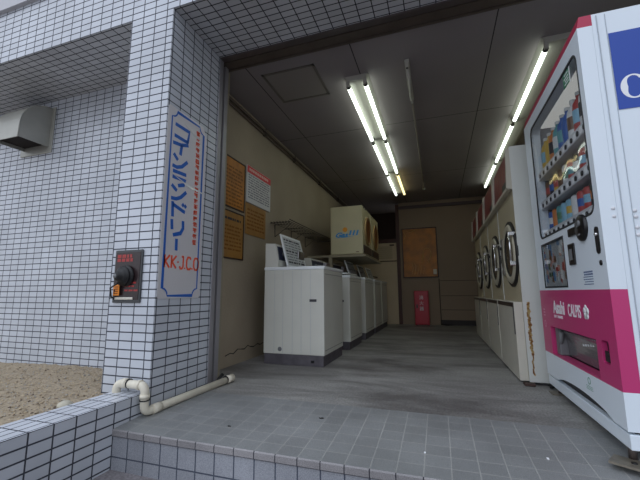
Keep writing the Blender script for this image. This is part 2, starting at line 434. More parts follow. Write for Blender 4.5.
o.lathe([(0, .022), (.018, .02), (.034, .008), (.036, -.006), (0, -.006)], (-1.825, 1.36, .078), (0.1, 0, 1), 9)
tag(o.build('stone', mat('pale stone', (196, 190, 172), .8, bump=.4)), 'pale flat stone lying on the gravel against the kerb', 'stone')

# ------------------------------------------------------------------ ceiling things
t = thing('ceiling_hatch', 'square grey-framed access hatch in the ceiling near the shutter', 'hatch', (-1.12, 2.70, ZC))
mb = MB(); x0, x1, y0, y1 = -1.36, -.88, 2.47, 2.935
for b in ((x0, y0, x1, y0+.02), (x0, y1-.02, x1, y1), (x0, y0, x0+.02, y1), (x1-.02, y0, x1, y1)): mb.box(b[0], b[1], ZC-.006, b[2], b[3], ZC)
mb.build('frame', mat('hatch frame', (104, 98, 90), .5), t)
BX(x0+.022, y0+.022, ZC-.003, x1-.022, y1-.022, ZC).build('panel', mat('hatch board', (138, 132, 126), .7), t)

def fixture(xc, y0, double, label, yellow=False, group='ceiling light fixtures', hw=.11):
    t = thing('fluorescent_light', label, 'ceiling light', (xc, y0+.62, ZC), group)
    L = 1.235
    MB().prism([(xc-hw, y0, ZC), (xc+hw, y0, ZC), (xc+hw*.55, y0, ZC-.045), (xc-hw*.55, y0, ZC-.045)], (0, L, 0)).build('housing', fix_m, t)
    for side in ((-1, 1) if double else (-1,)):
        x = xc+side*.075
        s = MB().use(fix_m)
        for yy in (y0+.005, y0+L-.03): s.box(x-.014, yy, ZC-.085, x+.014, yy+.025, ZC-.02, bev=.004)
        each(s, 'tube_holder', fix_m, t)
        tb = MB().tube([(x, y0+.03, ZC-.075), (x, y0+L-.03, ZC-.075)], .018, 14).build('tube', tube_y if (yellow and side > 0) else tube_m, t)
        e = MB()
        for yy in (y0+.028, y0+L-.05): e.tube([(x, yy, ZC-.075), (x, yy+.022, ZC-.075)], .0195, 14)
        each(e, 'end_cap', mat('tube end cap', (60, 58, 56), .4, metal=.4), tb)
pos = ('nearest to the shutter', 'middle one of its row', 'farthest from the shutter')
for k in range(3):
    fixture(-.585, 2.735+k*1.245, True, 'twin-tube lit ceiling light over the centre aisle, '+pos[k], yellow=(k == 2))
    fixture(.925, 2.745+k*1.245, False, 'single lit tube in a wide housing above the dryers, '+pos[k])
t = thing('bare_tube_lamp', 'slim unlit tube lamp on the ceiling between the two light rows', 'lamp', (-.15, 2.95, ZC))
BX(-.168, 2.66, ZC-.03, -.132, 3.27, ZC, bev=.004).build('housing', fix_m, t)
MB().tube([(-.15, 2.70, ZC-.048), (-.15, 3.24, ZC-.048)], .011, 10).build('tube', mat('unlit tube glass', (190, 188, 180), .25), t)
mb = MB(); mb.box(-.163, 2.66, ZC-.07, -.137, 2.70, ZC-.02, bev=.006); mb.box(-.16, 3.235, ZC-.065, -.14, 3.26, ZC-.02, bev=.003); each(mb, 'tube_holder', fix_m, t)
MB().lathe([(0, -.012), (.007, -.01), (.007, 0)], (-.15, 2.672, ZC-.07), (0, 0, 1), 12).build('starter', black_p, t)
mb = MB(); mb.tube([(-.15, 3.28, ZC-.012), (-.155, 6.0, ZC-.012)], .009, 8)
tag(mb.build('conduit_pipe', mat('painted conduit', (124, 116, 104), .5)), 'thin conduit running along the ceiling behind the unlit lamp', 'pipe')
t = thing('ceiling_sensor', 'small hanging sensor at the far end of the ceiling conduit', 'sensor', (-.155, 6.06, ZC))
MB().tube([(-.155, 6.06, ZC), (-.155, 6.06, ZC-.10)], .012, 8).build('stem', mat('painted conduit', (124, 116, 104), .5), t)
MB().lathe([(0, -.03), (.02, -.025), (.024, 0), (0, 0)], (-.155, 6.06, ZC-.10), (0, 0, 1), 12).build('sensor_head', fix_m, t)

# wall top pipes on the left
for (zz, xx, rr, lab) in ((2.44, XL+.022, .015, 'upper of two dark pipes along the top of the left wall'), (2.395, XL+.018, .012, 'lower of two dark pipes along the top of the left wall')):
    t = thing('wall_pipe', lab, 'pipe', (xx, 4.5, zz), 'pipes along the left wall')
    MB().tube([(xx, 2.37, zz), (xx, 7.0, zz)], rr, 10).build('pipe', mat('brown grey pipe', (104, 92, 78), .45, metal=.3), t)
    c = MB()
    for yy in (2.55, 3.3, 4.15, 5.2, 6.3): c.box(XL, yy, zz-rr-.006, XL+.04, yy+.02, zz+rr+.006, bev=.003)
    each(c, 'clamp', wire, t)

# ------------------------------------------------------------------ notices on the left wall
def notice(name, label, cat, y0, z0, y1, z1, face, lines=(), border=None, th=.008, tilt=0., header=None):
    t = thing(name, label, cat, (XL, (y0+y1)/2, z0))
    MB().box(XL+.0005, y0, z0, XL+th, y1, z1, bev=.002).build('board', face, t)
    if border:
        m = MB(); b = .011
        for q in ((y0-b, z0-b, y1+b, z0), (y0-b, z1, y1+b, z1+b), (y0-b, z0, y0, z1), (y1, z0, y1+b, z1)): m.box(XL+.0005, q[0], q[1], XL+th+.004, q[2], q[3])
        m.build('frame', border, t)
    if header:
        BX(XL+th-.001, y0+.004, z1-header[0], XL+th+.0015, y1-.004, z1-.004).build('heading_band', header[1], t)
        m = MB()
        k = y0+.04
        while k < y1-.06:
            w = random.uniform(.02, .045); m.box(XL+th, k, z1-header[0]*.68, XL+th+.0025, k+w, z1-header[0]*.32); k += w+.012
        m.build('heading_print', header[2], t)
    for nm, im, zz, dz, n in lines:
        m = MB()
        for i in range(n):
            z = zz-i*dz; k = y0+.03
            while k < y1-.05:
                w = random.uniform(.015, .07); w = min(w, y1-.03-k)
                m.box(XL+th-.001, k, z-dz*.22, XL+th+.0012, k+w, z+dz*.22); k += w+random.uniform(.008, .02)
        m.build(nm, im, t)
    return t
notice('amber_notice', 'framed amber notice under shiny film, upper of the two beside the shutter frame', 'notice', 2.44, 1.425, 2.925, 1.885, orange_b, [('print', ink_b, 1.80, .035, 11)], dark_f)
notice('amber_notice', 'framed amber notice, lower of the two beside the shutter frame', 'notice', 2.44, .955, 2.925, 1.375, orange_w, [('print', ink_b, 1.24, .035, 7), ('title_print', ink, 1.31, .05, 1)], dark_f)
notice('price_list', 'white printed sheet with a red heading on the left wall', 'notice', 2.965, 1.54, 3.485, 1.925, paper, [('print', ink_g, 1.83, .026, 10)], header=(.075, mat('red heading', (214, 52, 60), .5), mat('pale heading print', (236, 190, 180), .5)), th=.012)
notice('amber_notice', 'plain amber sheet below the white red-headed price sheet', 'notice', 2.965, 1.215, 3.385, 1.53, orange_w, [('print', ink_b, 1.47, .038, 6)])

# ------------------------------------------------------------------ washers
def make_washer():
    t = thing('washing_machine', '', 'washing machine', (0, 0, 0), 'top-loading washing machines along the left wall')
    BX(-.288, -.31, 0, .285, .31, .092, bev=.003).build('plinth', grime, t)
    BX(.17, -.316, .03, .20, -.309, .05).build('plinth_notch', black_p, t)
    body = BX(-.295, -.315, .092, .295, .315, .845, bev=.006).build('body', washer_m, t)
    m = MB()
    for x in (-.19, -.105, -.01, .075, .165): m.box(x, -.3168, .10, x+.005, -.3148, .838)
    each(m, 'side_rib', mat('shallow rib paint', (198, 200, 196), .4), body)
    m = MB()
    for z in (.13, .80): m.box(.294, -.29, z, .2965, .29, z+.006)
    each(m, 'panel_seam', mat('rib shadow gap', (150, 150, 144), .5), body)
    MB().lathe([(0, .004), (.016, .004), (.020, .0), (.020, -.004)], (-.13, -.315, .135), (0, -1, 0), 20).build('round_plug', grey_p, t)
    MB().box(.158, -.3185, .555, .225, -.315, .578, bev=.001).build('name_plate', mat('dark name plate', (58, 58, 64), .4), t)
    BX(-.30, -.32, .845, .302, .32, .876, bev=.008).build('worktop', white_top, t)
    # control console along the wall
    MB().prism([(-.29, -.312, .876), (-.165, -.312, .876), (-.155, -.312, .93), (-.185, -.312, 1.098), (-.29, -.312, 1.105)], (0, .624, 0)).build('console', washer_m, t)
    pa = MB().prism([(-.158, -.29, .945), (-.180, -.29, 1.075), (-.176, -.29, 1.076), (-.154, -.29, .946)], (0, .58, 0)).build('control_panel', mat('navy control panel', (44, 48, 70), .35), t)
    kn = MB()
    for yy in (-.18, -.06): kn.lathe([(.022, 0), (.02, .02), (0, .02)], (-.166, yy, 1.01), (1, 0, .17), 16)
    each(kn, 'knob', grey_p, pa)
    BX(-.155, .08, .96, -.11, .25, 1.07, bev=.005).build('coin_box', alu, t)
    # open lid leaning back against the console
    u = Vector((-.085, 0, .325)).normalized(); n = Vector((.325, 0, .085)).normalized()
    o_ = Vector((-.085, -.24, .880))
    def P(a, b, c): return o_+Vector((0, 1, 0))*a+u*b+n*c
    def slab(a0, b0, a1, b1, c0, c1, mm=None):
        return MB().prism([P(a0, b0, c0), P(a1, b0, c0), P(a1, b1, c0), P(a0, b1, c0)], n*(c1-c0))
    lid = slab(0, 0, .50, .335, -.012, 0).build('lid', white_top, t)
    slab(.022, .022, .478, .312, 0, .0015).build('instruction_sheet', mat('pale grey sheet', (196, 200, 200), .5), lid)
    m = MB()
    rnd = random.Random(3)
    for r in range(9):
        b = .285-r*.029
        a = .04
        while a < .44:
            w = rnd.uniform(.02, .09); w = min(w, .46-a)
            h = .008 if r % 4 == 0 else .003
            m.prism([P(a, b-h, .0016), P(a+w, b-h, .0016), P(a+w, b+h, .0016), P(a, b+h, .0016)], n*.001)
            a += w+rnd.uniform(.01, .03)
    m.build('instruction_print', ink, lid)
    # dark drum opening in the worktop
    MB().lathe([(0, .002), (.15, .002), (.165, .006), (.17, .0)], (.10, 0, .876), (0, 0, 1), 32).build('drum_rim', mat('drum rim grey', (86, 90, 94), .3, metal=.6), t)
    return t
w0 = make_washer()
wl_ = [('white washing machine nearest the street, under the wire rack', 2.977, 1.0), ('white washing machine second from the street, just before the hung dryers', 3.93, .955),
       ('white washing machine in the middle of the left row', 4.82, .965), ('white washing machine second from the back of the left row', 5.60, .96), ('white washing machine farthest back, by the partition', 6.32, .96)]
for i, (lab, y, sc) in enumerate(wl_):
    o = w0 if i == 0 else dup(w0)
    o.location = (-1.262, y+.315, 0); o.scale = (1, 1, sc); o['label'] = lab
    for ch in o.children:
        if ch.name.split('.')[0] == 'lid':
            if i == 1:   # closed: folded down about its hinge
                hm_ = Matrix.Translation((-.085, 0, .880)) @ Matrix.Rotation(R(104.5), 4, 'Y') @ Matrix.Translation((.085, 0, -.880))
                ch.matrix_local = Matrix.Translation((0, 0, .016)) @ hm_
            elif i > 1: ch.location = (.16, 0, .176); ch.scale = (1, 1, .8)

# ------------------------------------------------------------------ wire rack on the left wall
t = thing('wire_rack', 'long wire shelf rack mounted on the left wall above the first washing machine', 'rack', (XL, 4.5, 1.43))
m = MB()
for k in range(7): 
    x = XL+.015+k*.036; m.tube([(x, 3.50, 1.43), (x, 5.20, 1.43)], .0045, 6)
m.tube([(XL+.248, 3.5, 1.445), (XL+.248, 5.20, 1.445)], .006, 6)
each(m, 'rail', wire, t)
m = MB()
for k in range(5):
    y = 3.52+k*.40; m.tube([(XL+.003, y, 1.422), (XL+.252, y, 1.422)], .005, 6)
each(m, 'cross_bar', wire, t)
for y in (3.62, 4.10, 4.60):
    MB().tube([(XL+.004, y, 1.42), (XL+.22, y, 1.42), (XL+.012, y, 1.28), (XL+.008, y, 1.42)], .006, 6).build('bracket', wire, t)

# ------------------------------------------------------------------ hung dryers above the washers
def make_hung(y0):
    t = thing('hung_dryer', '', 'dryer', (-1.2, y0, 1.16), 'hung dryers above the washing machines')
    x0, x1, z0, z1, d = -1.43, -.964, 1.165, 1.855, .66
    BX(x0, y0, z0, x1, y0+d-.01, z1, bev=.012).build('body', cream_m, t)
    c = (x1, y0+.35, 1.53)
    rg = MB().lathe([(.215, 0), (.215, .018), (.205, .024), (.188, .024), (.180, .016), (.180, 0)], c, (1, 0, 0), 40).build('door_ring', mat('tan door ring', (176, 148, 100), .35, metal=.3), t)
    MB().lathe([(0, .001), (.08, .003), (.15, .008), (.180, .014)], c, (1, 0, 0), 40).build('door_glass', brown_m, rg)
    BX(x1-.001, y0+.03, z0+.02, x1+.012, y0+.62, z0+.13, bev=.003).build('control_strip', mat('dark control strip', (60, 54, 52), .4), t)
    m = MB()
    for yy in (y0+.08, y0+.20): m.box(x1, yy, z1-.03, x1+.006, yy+.03, z1-.012)
    each(m, 'vent_slot', black_p, t)
    return t
h0 = make_hung(4.72); h0['label'] = 'cream hung dryer with blue logo on its side, nearer the street'
h1 = make_hung(5.39); h1['label'] = 'cream hung dryer with round brown door, farther from the street'
# logo on the near side of the first one: blue italic letters with an orange disc
mb = MB()
mb.use(mat('orange disc', (236, 160, 50), .5)); mb.lathe([(0, 0), (.035, 0)], (-1.215, 4.7195, 1.515), (0, -1, 0), 20)
text_into(mb, 'Gas', .095, (-1.365, 4.7185, 1.41), (1, 0, 0), (0, 0, 1), (0, -1, 0), mat('blue logo paint', (60, 150, 214), .5), depth=.0006, sx=1.25, shear=.4, bold=.004)
mb.use(MATS['blue logo paint'])
mb.prism([(-1.38, 4.719, 1.395), (-1.19, 4.719, 1.405), (-1.02, 4.719, 1.43), (-1.19, 4.719, 1.412)], (0, -.0008, 0))
for k in range(3):
    mb.prism([(-1.16+k*.05, 4.719, 1.43), (-1.135+k*.05, 4.719, 1.43), (-1.115+k*.05, 4.719, 1.50), (-1.14+k*.05, 4.719, 1.50)], (0, -.0008, 0))
mb.build('side_logo', None, h0)
BX(-1.06, 4.712, 1.19, -1.02, 4.72, 1.20).build('maker_plate', mat('brown plate', (110, 70, 50), .5), h0)
t = thing('dryer_stand', 'metal stand frame carrying the two hung dryers over the washing machines', 'stand', (-1.5, 5.4, 0))
m = MB(); m.box(-1.46, 4.70, 1.125, -.925, 6.10, 1.16, bev=.004); m.build('shelf', mat('stand paint', (150, 142, 118), .5), t)
for x, y in ((-1.455, 4.705), (-1.455, 5.50)):
    BX(x, y, 0, x+.05, y+.05, 1.125).build('post', mat('stand paint', (150, 142, 118), .5), t)
m = MB(); m.box(XL, 4.705, 1.13, -1.46, 4.745, 1.16); m.box(XL, 6.025, 1.13, -1.46, 6.065, 1.16); each(m, 'strut', mat('stand paint', (150, 142, 118), .5), t)

# ------------------------------------------------------------------ back wall things
t = thing('map_board', 'large amber framed board on the back wall with pale line drawings', 'board', (-.33, YB, .93))
BX(-.655, YB-.015, .945, -.005, YB-.001, 1.925).build('board', orange_b, t)
m = MB(); b = .02
for q in ((-.675, .925, .015, .945), (-.675, 1.925, .015, 1.945), (-.675, .945, -.655, 1.925), (-.005, .945, .015, 1.925)): m.box(q[0], YB-.025, q[1], q[2], YB-.001, q[3])
m.build('frame', dark_f, t)
pale = mat('pale line drawing', (216, 178, 96), .5)
m = MB(); rnd = random.Random(5)
def curve(pts, r=.005): m.tube([(x, YB-.0165, z) for x, z in pts], r, 6)
curve([(-.19+.08*math.cos(a*.35), 1.40+.12*math.sin(a*.35)) for a in range(0, 12)])
curve([(-.11, 1.40), (-.14, 1.30), (-.18, 1.27), (-.15, 1.21)]); curve([(-.27, 1.40), (-.28, 1.25), (-.30, 1.22)])
for k in range(5):
    x = -.50+k*.055; curve([(x, .99), (x+.03, 1.12+.04*(k % 2)), (x+.01, 1.24-.03*k)], .004)
curve([(-.64, 1.88), (-.6, 1.8), (-.63, 1.72)], .004); curve([(-.6, 1.9), (-.5, 1.86), (-.4, 1.9)], .004)
each(m, 'drawn_line', pale, t)
BX(-.085, YB-.032, .99, -.02, YB-.0155, 1.09, bev=.003).build('small_plate', mat('off white plate', (214, 204, 180), .5), t)
t = thing('extinguisher_box', 'red fire extinguisher cabinet with white characters at the foot of the back wall', 'fire extinguisher cabinet', (-.335, YB-.09, 0))
BX(-.47, YB-.18, 0.012, -.20, YB-.001, .665, bev=.006).build('cabinet', redbox, t)
dr = BX(-.452, YB-.19, .03, -.218, YB-.178, .645, bev=.004).build('door', mat('red door paint', (188, 24, 50), .38), t)
BX(-.435, YB-.20, .33, -.405, YB-.19, .40, bev=.003).build('latch', black_p, dr)
m = MB()
for ch, z in (('消', .50), ('火', .395), ('器', .29)):
    text_into(m, ch, .085, (-.335, YB-.191, z), (1, 0, 0), (0, 0, 1), (0, -1, 0), white_s, depth=.0006, align='CENTER')
m.build('lettering', None, dr)
m = MB(); 
for x in (-.46, -.23): m.box(x, YB-.17, 0, x+.03, YB-.02, .014)
each(m, 'foot', black_p, t)
tag(MB().tube([(.012, YB-.012, 0.02), (.012, YB-.012, .90)], .008, 8).build('wall_cable', mat('dark cable', (58, 46, 38), .6)), 'dark vertical cable on the back wall right of the extinguisher cabinet', 'cable')
tag(MB().tube([(.05, YB-.05, .02), (.16, YB-.09, .02), (.2, YB-.16, .02), (.12, YB-.2, .02), (.04, YB-.14, .022), (.06, YB-.08, .035)], .011, 8).build('hose', mat('dark hose', (46, 42, 42), .6)), 'dark hose coiled on the floor at the back wall', 'hose')
t = thing('door_pull', 'dark handle on the cream partition at the back left', 'handle', (-1.28, YB, .96))
MB().box(-1.34, YB-.012, .945, -1.30, YB-.0005, .985, bev=.003).build('rose', black_p, t)
MB().tube([(-1.32, YB-.012, .965), (-1.32, YB-.045, .965), (-1.20, YB-.045, .945)], .011, 8).build('lever', dark_f, t)
t = thing('timetable_sheet', 'faint pinned sheet on the cream partition above its seam', 'notice', (-1.03, YB, 1.32))
BX(-1.22, YB-.003, 1.32, -.88, YB-.0005, 1.60).build('sheet', mat('faded sheet', (186, 170, 140), .6), t)
m = MB()
for k in range(6): m.box(-1.20, YB-.0045, 1.345+k*.042, -.90, YB-.003, 1.35+k*.042)
m.build('ruled_lines', mat('faded ink', (140, 122, 98), .7), t)
BX(-.93, YB-.03, 1.60, -.84, YB-.0005, 1.625).build('clip', dark_f, t)

# ------------------------------------------------------------------ right hand dryers
def make_dryer():
    t = thing('tumble_dryer', '', 'dryer', (0, 0, 0), 'stacked coin dryers along the right wall')
    W_ = .745
    body = BX(.06, 0, .012, .90, W_, 1.745, bev=.004).build('body', dryer_m, t)
    BX(.056, -.004, .012, .90, 0.0, 1.742).build('side_panel', dryer_side, body)
    # top header with maroon sign
    hd = MB().prism([(.055, .02, 1.43), (.085, .02, 1.43), (.085, .02, 1.72), (.068, .02, 1.72)], (0, W_-.04, 0)).build('header', mat('beige header', (190, 184, 168), .45), t)
    for y in (0, W_-.028):
        MB().prism([(.018, y, 1.415), (.085, y, 1.395), (.085, y, 1.725), (.033, y, 1.725)], (0, .028, 0)).build('header_end_cap', MATS['beige header'], hd)
    MB().box(.022, .02, 1.405, .085, W_-.02, 1.43).build('header_ledge', MATS['beige header'], hd)
    MB().prism([(.0345, .03, 1.432), (.0485, .03, 1.716), (.0725, .03, 1.716), (.0585, .03, 1.432)], (0, W_-.06, 0)).build('sign_panel', maroon, hd)
    m = MB()
    for k in range(5): m.prism([(.0378, .08+k*.13, 1.52), (.0447, .08+k*.13, 1.66), (.0437, .08+k*.13, 1.66), (.0368, .08+k*.13, 1.52)], (0, .03, 0))
    each(m, 'sign_stripe', mat('faded sign stripes', (150, 84, 78), .5), hd)
    MB().prism([(.034, .03, 1.432), (.0378, .03, 1.50), (.0358, .03, 1.50), (.032, .03, 1.432)], (0, .24, 0)).build('dark_corner', mat('dark sign corner', (48, 56, 56), .5), hd)
    # round door
    c = (.06, .255, .935)
    ring = MB().lathe([(.262, 0), (.262, .012), (.252, .018), (.240, .018)], c, (-1, 0, 0), 48).build('door_gasket', mat('black gasket', (30, 26, 24), .5), t)
    dd = MB().lathe([(.240, .0), (.240, .014), (.228, .026), (.200, .030), (.182, .022), (.180, .014)], c, (-1, 0, 0), 48).build('door_ring', mat('cream door ring', (190, 184, 164), .45), t)
    MB().lathe([(.176, .016), (.11, .012), (0, .010)], c, (-1, 0, 0), 40).build('door_glass', mat('smoked round glass', (74, 70, 62), .25), dd)
    MB().lathe([(.182, .014), (.182, .022), (.172, .022), (.172, .014)], c, (-1, 0, 0), 40).build('inner_gasket', MATS['black gasket'], dd)
    m = MB(); yh = .045
    m.tube([(.014, yh, .85), (.014, yh, 1.07)], .009, 10)
    m.box(.006, yh-.014, 1.055, .062, yh+.014, 1.085, bev=.004); m.box(.006, yh-.014, .83, .062, yh+.014, .86, bev=.004)
    m.build('door_handle', chrome, t)
    # coin unit between doors
    BX(.045, .55, .78, .062, .66, 1.10, bev=.004).build('coin_panel', mat('grey coin panel', (140, 138, 130), .35, metal=.4), t)
    MB().lathe([(0, .012), (.014, .012), (.016, 0)], (.046, .605, 1.02), (-1, 0, 0), 14).build('button', black_p, t)
    # lower door
    ld = BX(.0, .008, .015, .058, W_-.008, .562, bev=.005).build('lower_door', mat('lower door paint', (208, 204, 190), .4, noise=.05), t)
    BX(-.003, .02, .525, .012, W_-.02, .556).build('grip_strip', mat('dark grip strip', (62, 54, 48), .4), ld)
    BX(-.003, .02, .33, .004, .05, .525).build('edge_slot', mat('dark slot', (80, 80, 80), .5), ld)
    m = MB()
    for x, y in ((.07, .03), (.07, .68), (.82, .03), (.82, .68)): m.lathe([(.022, 0), (.022, .014), (.0, .014)], (x, y, 0), (0, 0, 1), 12)
    each(m, 'foot', black_r, t)
    return t
d0 = make_dryer()
labs = ['beige stacked dryer nearest the street, rust down its white side', 'beige stacked dryer second from the street', 'beige stacked dryer second from the back wall', 'beige stacked dryer nearest the back wall']
for k in range(4):
    o = d0 if k == 0 else dup(d0)
    o.location = (.51, 2.888+.76*k, 0); o['label'] = labs[k]
# rust streak running down the near side panel
def rust_mat():
    m, n, l, p = new_mat('rust stain'); g = n.new('ShaderNodeNewGeometry')
    t = n.new('ShaderNodeTexNoise'); t.inputs['Scale'].default_value = 55; t.inputs['Detail'].default_value = 6; l.new(g.outputs['Position'], t.inputs[0])
    r = n.new('ShaderNodeValToRGB'); l.new(t.outputs['Fac'], r.inputs[0])
    r.color_ramp.elements[0].color = (*lin((134, 88, 44)), 1); r.color_ramp.elements[1].color = (*lin((196, 168, 112)), 1)
    r.color_ramp.elements[0].position = .4; r.color_ramp.elements[1].position = .6
    l.new(r.outputs[0], p.inputs['Base Color']); p.inputs['Roughness'].default_value = .9
    return m
rm = rust_mat(); m = MB(); rnd = random.Random(11); z = .56
while z > .06:
    h = rnd.uniform(.010, .022); w = rnd.uniform(.006, .010)*(1.3 if z > .2 else .7); x = .597+rnd.uniform(-.003, .005)
    m.prism([(x-w, 2.8835, z), (x+w*.6, 2.8835, z+.004), (x+w, 2.8835, z-h*.5), (x+w*.4, 2.8835, z-h), (x-w*.8, 2.8835, z-h*.8)], (0, -.0006, 0)); z -= h*.85
m.build('rust_streak', rm, d0)
m = MB(); m.box(.592, 2.8837, .05, .66, 2.8843, 1.3); 
t = tag(MB().tube([(.59, 2.865, .01), (.66, 2.85, .012), (.70, 2.80, .012), (.66, 2.76, .012)], .008, 6).build('drain_hose', black_r), 'short dark hose on the floor between the dryer and the vending machine', 'hose')
m.bm.free()
tag(BX(.52, 2.80, .002, .585, 2.86, .018, bev=.003).build('metal_bracket', mat('rusty bracket', (70, 50, 44), .7)), 'small rusty bracket at the foot of the nearest dryer', 'bracket')

# ------------------------------------------------------------------ vending machine
X0, Y0, Y1, ZB, ZT = .642, 1.69, 2.72, .05, 1.845
XS, XE = .700, 1.38
v = thing('vending_machine', 'white drinks vending machine with magenta band and blue side sticker', 'vending machine', (X0, Y0, 0))
XI = X0+.17
def rect(y0, z0, y1, z1, x): return [(x, y0, z0), (x, y1, z0), (x, y1, z1), (x, y0, z1)]
cab = MB().use(vend_w); cab.box(XI+.012, Y0+.001, ZB, XE, Y1, ZT)
cab.holed(rect(Y0+.001, ZB, Y1, ZT, XS), [rect(1.71, .94, 2.60, 1.74, XS), rect(1.87, .25, 2.57, .44, XS)], (XI+.012-XS, 0, 0))
cab = cab.build('cabinet', None, v)
m = MB(); m.box(XS+.016, Y0-.003, ZB+.01, XS+.019, Y0+.002, ZT-.01); m.box(XS+.048, Y0-.0015, ZB+.01, XS+.05, Y0+.002, ZT-.01)
each(m, 'panel_seam', mat('soft seam grey', (176, 184, 192), .5), cab)
# door sections
wy0, wy1, wz0, wz1 = 1.735, 2.575, .965, 1.715
py0, py1, pz0, pz1 = 2.165, 2.575, .662, .925
mb = MB().use(vend_w)
mb.holed(rect(Y0, .643, Y1, 1.792, X0), [rrect(wy0, wz0, wy1, wz1, .05, X0), rect(py0, pz0, py1, pz1, X0)], (XS-X0-.001, 0, 0))
door = mb.build('door', None, v)
MB().prism([(X0, Y0, 1.792), (X0+.012, Y0, ZT), (XS, Y0, ZT), (XS, Y0, 1.792)], (0, Y1-Y0, 0)).build('top_trim', red_t, v)
sy0, sy1, sz0, sz1 = 1.885, 2.555, .262, .425
band = MB().use(pink).holed(rect(Y0, .255, Y1, .643, X0), [[(X0, sy0, sz0), (X0, sy1, sz0), (X0, sy1, sz1), (X0, sy0, sz1)], rrect(1.765, .338, 1.832, .432, .012, X0)], (XS-X0-.001, 0, 0)).build('front_band', None, v)
arch = [(X0, Y0, .255), (X0, Y0, .115)]
for k in range(13):
    a = k/12; y = 1.80+a*.72
    arch.append((X0, y, .115+.038*math.sin(math.pi*min(1, a*1.0))**.6 if 0 < k < 12 else .115))
arch += [(X0, Y1, .115), (X0, Y1, .255)]
MB().prism(arch, (XS-X0-.001, 0, 0)).build('lower_panel', vend_w, v)
BX(X0+.03, Y0+.02, .06, XS, Y1-.02, .16).build('toe_recess', mat('dark toe recess', (50, 50, 52), .7), v)
MB().box(X0+.004, Y0, ZB, XS, Y1, .105, bev=.003).build('kick_plate', vend_w, v)
# display window interior
m = MB().use(mat('display liner', (150, 152, 158), .5))
m.box(XI, wy0-.02, wz0-.02, XI+.01, wy1+.02, wz1+.02)
m.box(XS+.0, wy0-.02, wz0-.02, XI, wy0-.01, wz1+.02); m.box(XS, wy1+.01, wz0-.02, XI, wy1+.02, wz1+.02)
m.box(XS, wy0-.02, wz1+.01, XI, wy1+.02, wz1+.02); m.box(XS, wy0-.02, wz0-.02, XI, wy1+.02, wz0-.01)
m.build('display_liner', None, v)
BX(XS+.002, wy0+.0, wz1+.004, XI-.002, wy1, wz1+.009).build('display_fill_glow', mat('added glow panel', (235, 235, 235), .6, emit=(250, 250, 245), power=.35), v)  # glowing panel added to brighten the display, no lamp seen there
m = MB(); rnd = random.Random(31)
for k in range(60):
    m.use(random.choice([mat('backdrop grey', (120, 122, 130), .6), mat('backdrop blue', (96, 130, 170), .6), mat('backdrop pale', (190, 190, 192), .6), mat('backdrop rust', (170, 110, 80), .6)]))
    a = rnd.uniform(wy0+.02, wy1-.06); b = rnd.uniform(1.58, 1.69); w = rnd.uniform(.01, .03); h = rnd.uniform(.004, .015)
    m.box(XI-.0015-.00005*k, a, b-h, XI, a+w, b+h)
m.build('backdrop_print', None, v)
def pane_mat(name, tint, ior, bump=0.):
    m_, n, l, p = new_mat(name); n.remove(p)
    out = [q for q in n if q.type == 'OUTPUT_MATERIAL'][0]
    tr = n.new('ShaderNodeBsdfTransparent'); tr.inputs[0].default_value = (*tint, 1)
    gl = n.new('ShaderNodeBsdfGlossy'); gl.inputs['Roughness'].default_value = .03
    fr = n.new('ShaderNodeFresnel'); fr.inputs[0].default_value = ior
    mx = n.new('ShaderNodeMixShader'); gg = n.new('ShaderNodeNewGeometry'); iv = n.new('ShaderNodeMath'); iv.operation = 'SUBTRACT'; iv.inputs[0].default_value = 1; l.new(gg.outputs['Backfacing'], iv.inputs[1])
    ml = n.new('ShaderNodeMath'); ml.operation = 'MULTIPLY'; l.new(fr.outputs[0], ml.inputs[0]); l.new(iv.outputs[0], ml.inputs[1]); l.new(ml.outputs[0], mx.inputs[0]); l.new(tr.outputs[0], mx.inputs[1]); l.new(gl.outputs[0], mx.inputs[2]); l.new(mx.outputs[0], out.inputs[0])
    if bump:
        g = n.new('ShaderNodeNewGeometry'); t_ = n.new('ShaderNodeTexNoise'); t_.inputs['Scale'].default_value = 5.; t_.inputs['Detail'].default_value = 0
        l.new(g.outputs['Position'], t_.inputs[0]); b_ = n.new('ShaderNodeBump'); b_.inputs['Strength'].default_value = bump; b_.inputs['Distance'].default_value = .02
        l.new(t_.outputs['Fac'], b_.inputs['Height']); l.new(b_.outputs[0], gl.inputs['Normal'])
    return m_
pane = pane_mat('clear acrylic pane', (.96, .97, .97), 1.45, .2)
BX(X0+.006, wy0-.002, wz0-.002, X0+.009, wy1+.002, wz1+.002).build('display_pane', pane, v)
mb = MB().use(mat('dark window gasket', (44, 46, 50), .5))
mb.holed(rrect(wy0-.002, wz0-.002, wy1+.002, wz1+.002, .05, X0-.0015), [rrect(wy0+.008, wz0+.008, wy1-.008, wz1-.008, .044, X0-.0015)], (.006, 0, 0)).build('window_gasket', None, v)
# shelves with selection buttons
shz = (1.02, 1.215, 1.41)
for z in shz:
    sh = BX(X0+.022, wy0-.008, z-.055, XI-.005, wy1+.008, z-.005, bev=.002).build('display_shelf', mat('shelf strip silver', (206, 208, 214), .4), v)
    m = MB()
    for k in range(10): m.lathe([(.013, 0), (.013, .004), (0, .004)], (X0+.022, 1.795+k*.0815, z-.034), (-1, 0, 0), 12)
    each(m, 'selection_button', mat('dark button', (36, 36, 44), .25), sh)
    m = MB()
    for k in range(10): m.box(X0+.020, 1.822+k*.0815, z-.048, X0+.0225, 1.848+k*.0815, z-.018)
    each(m, 'price_tag', white_s, sh)
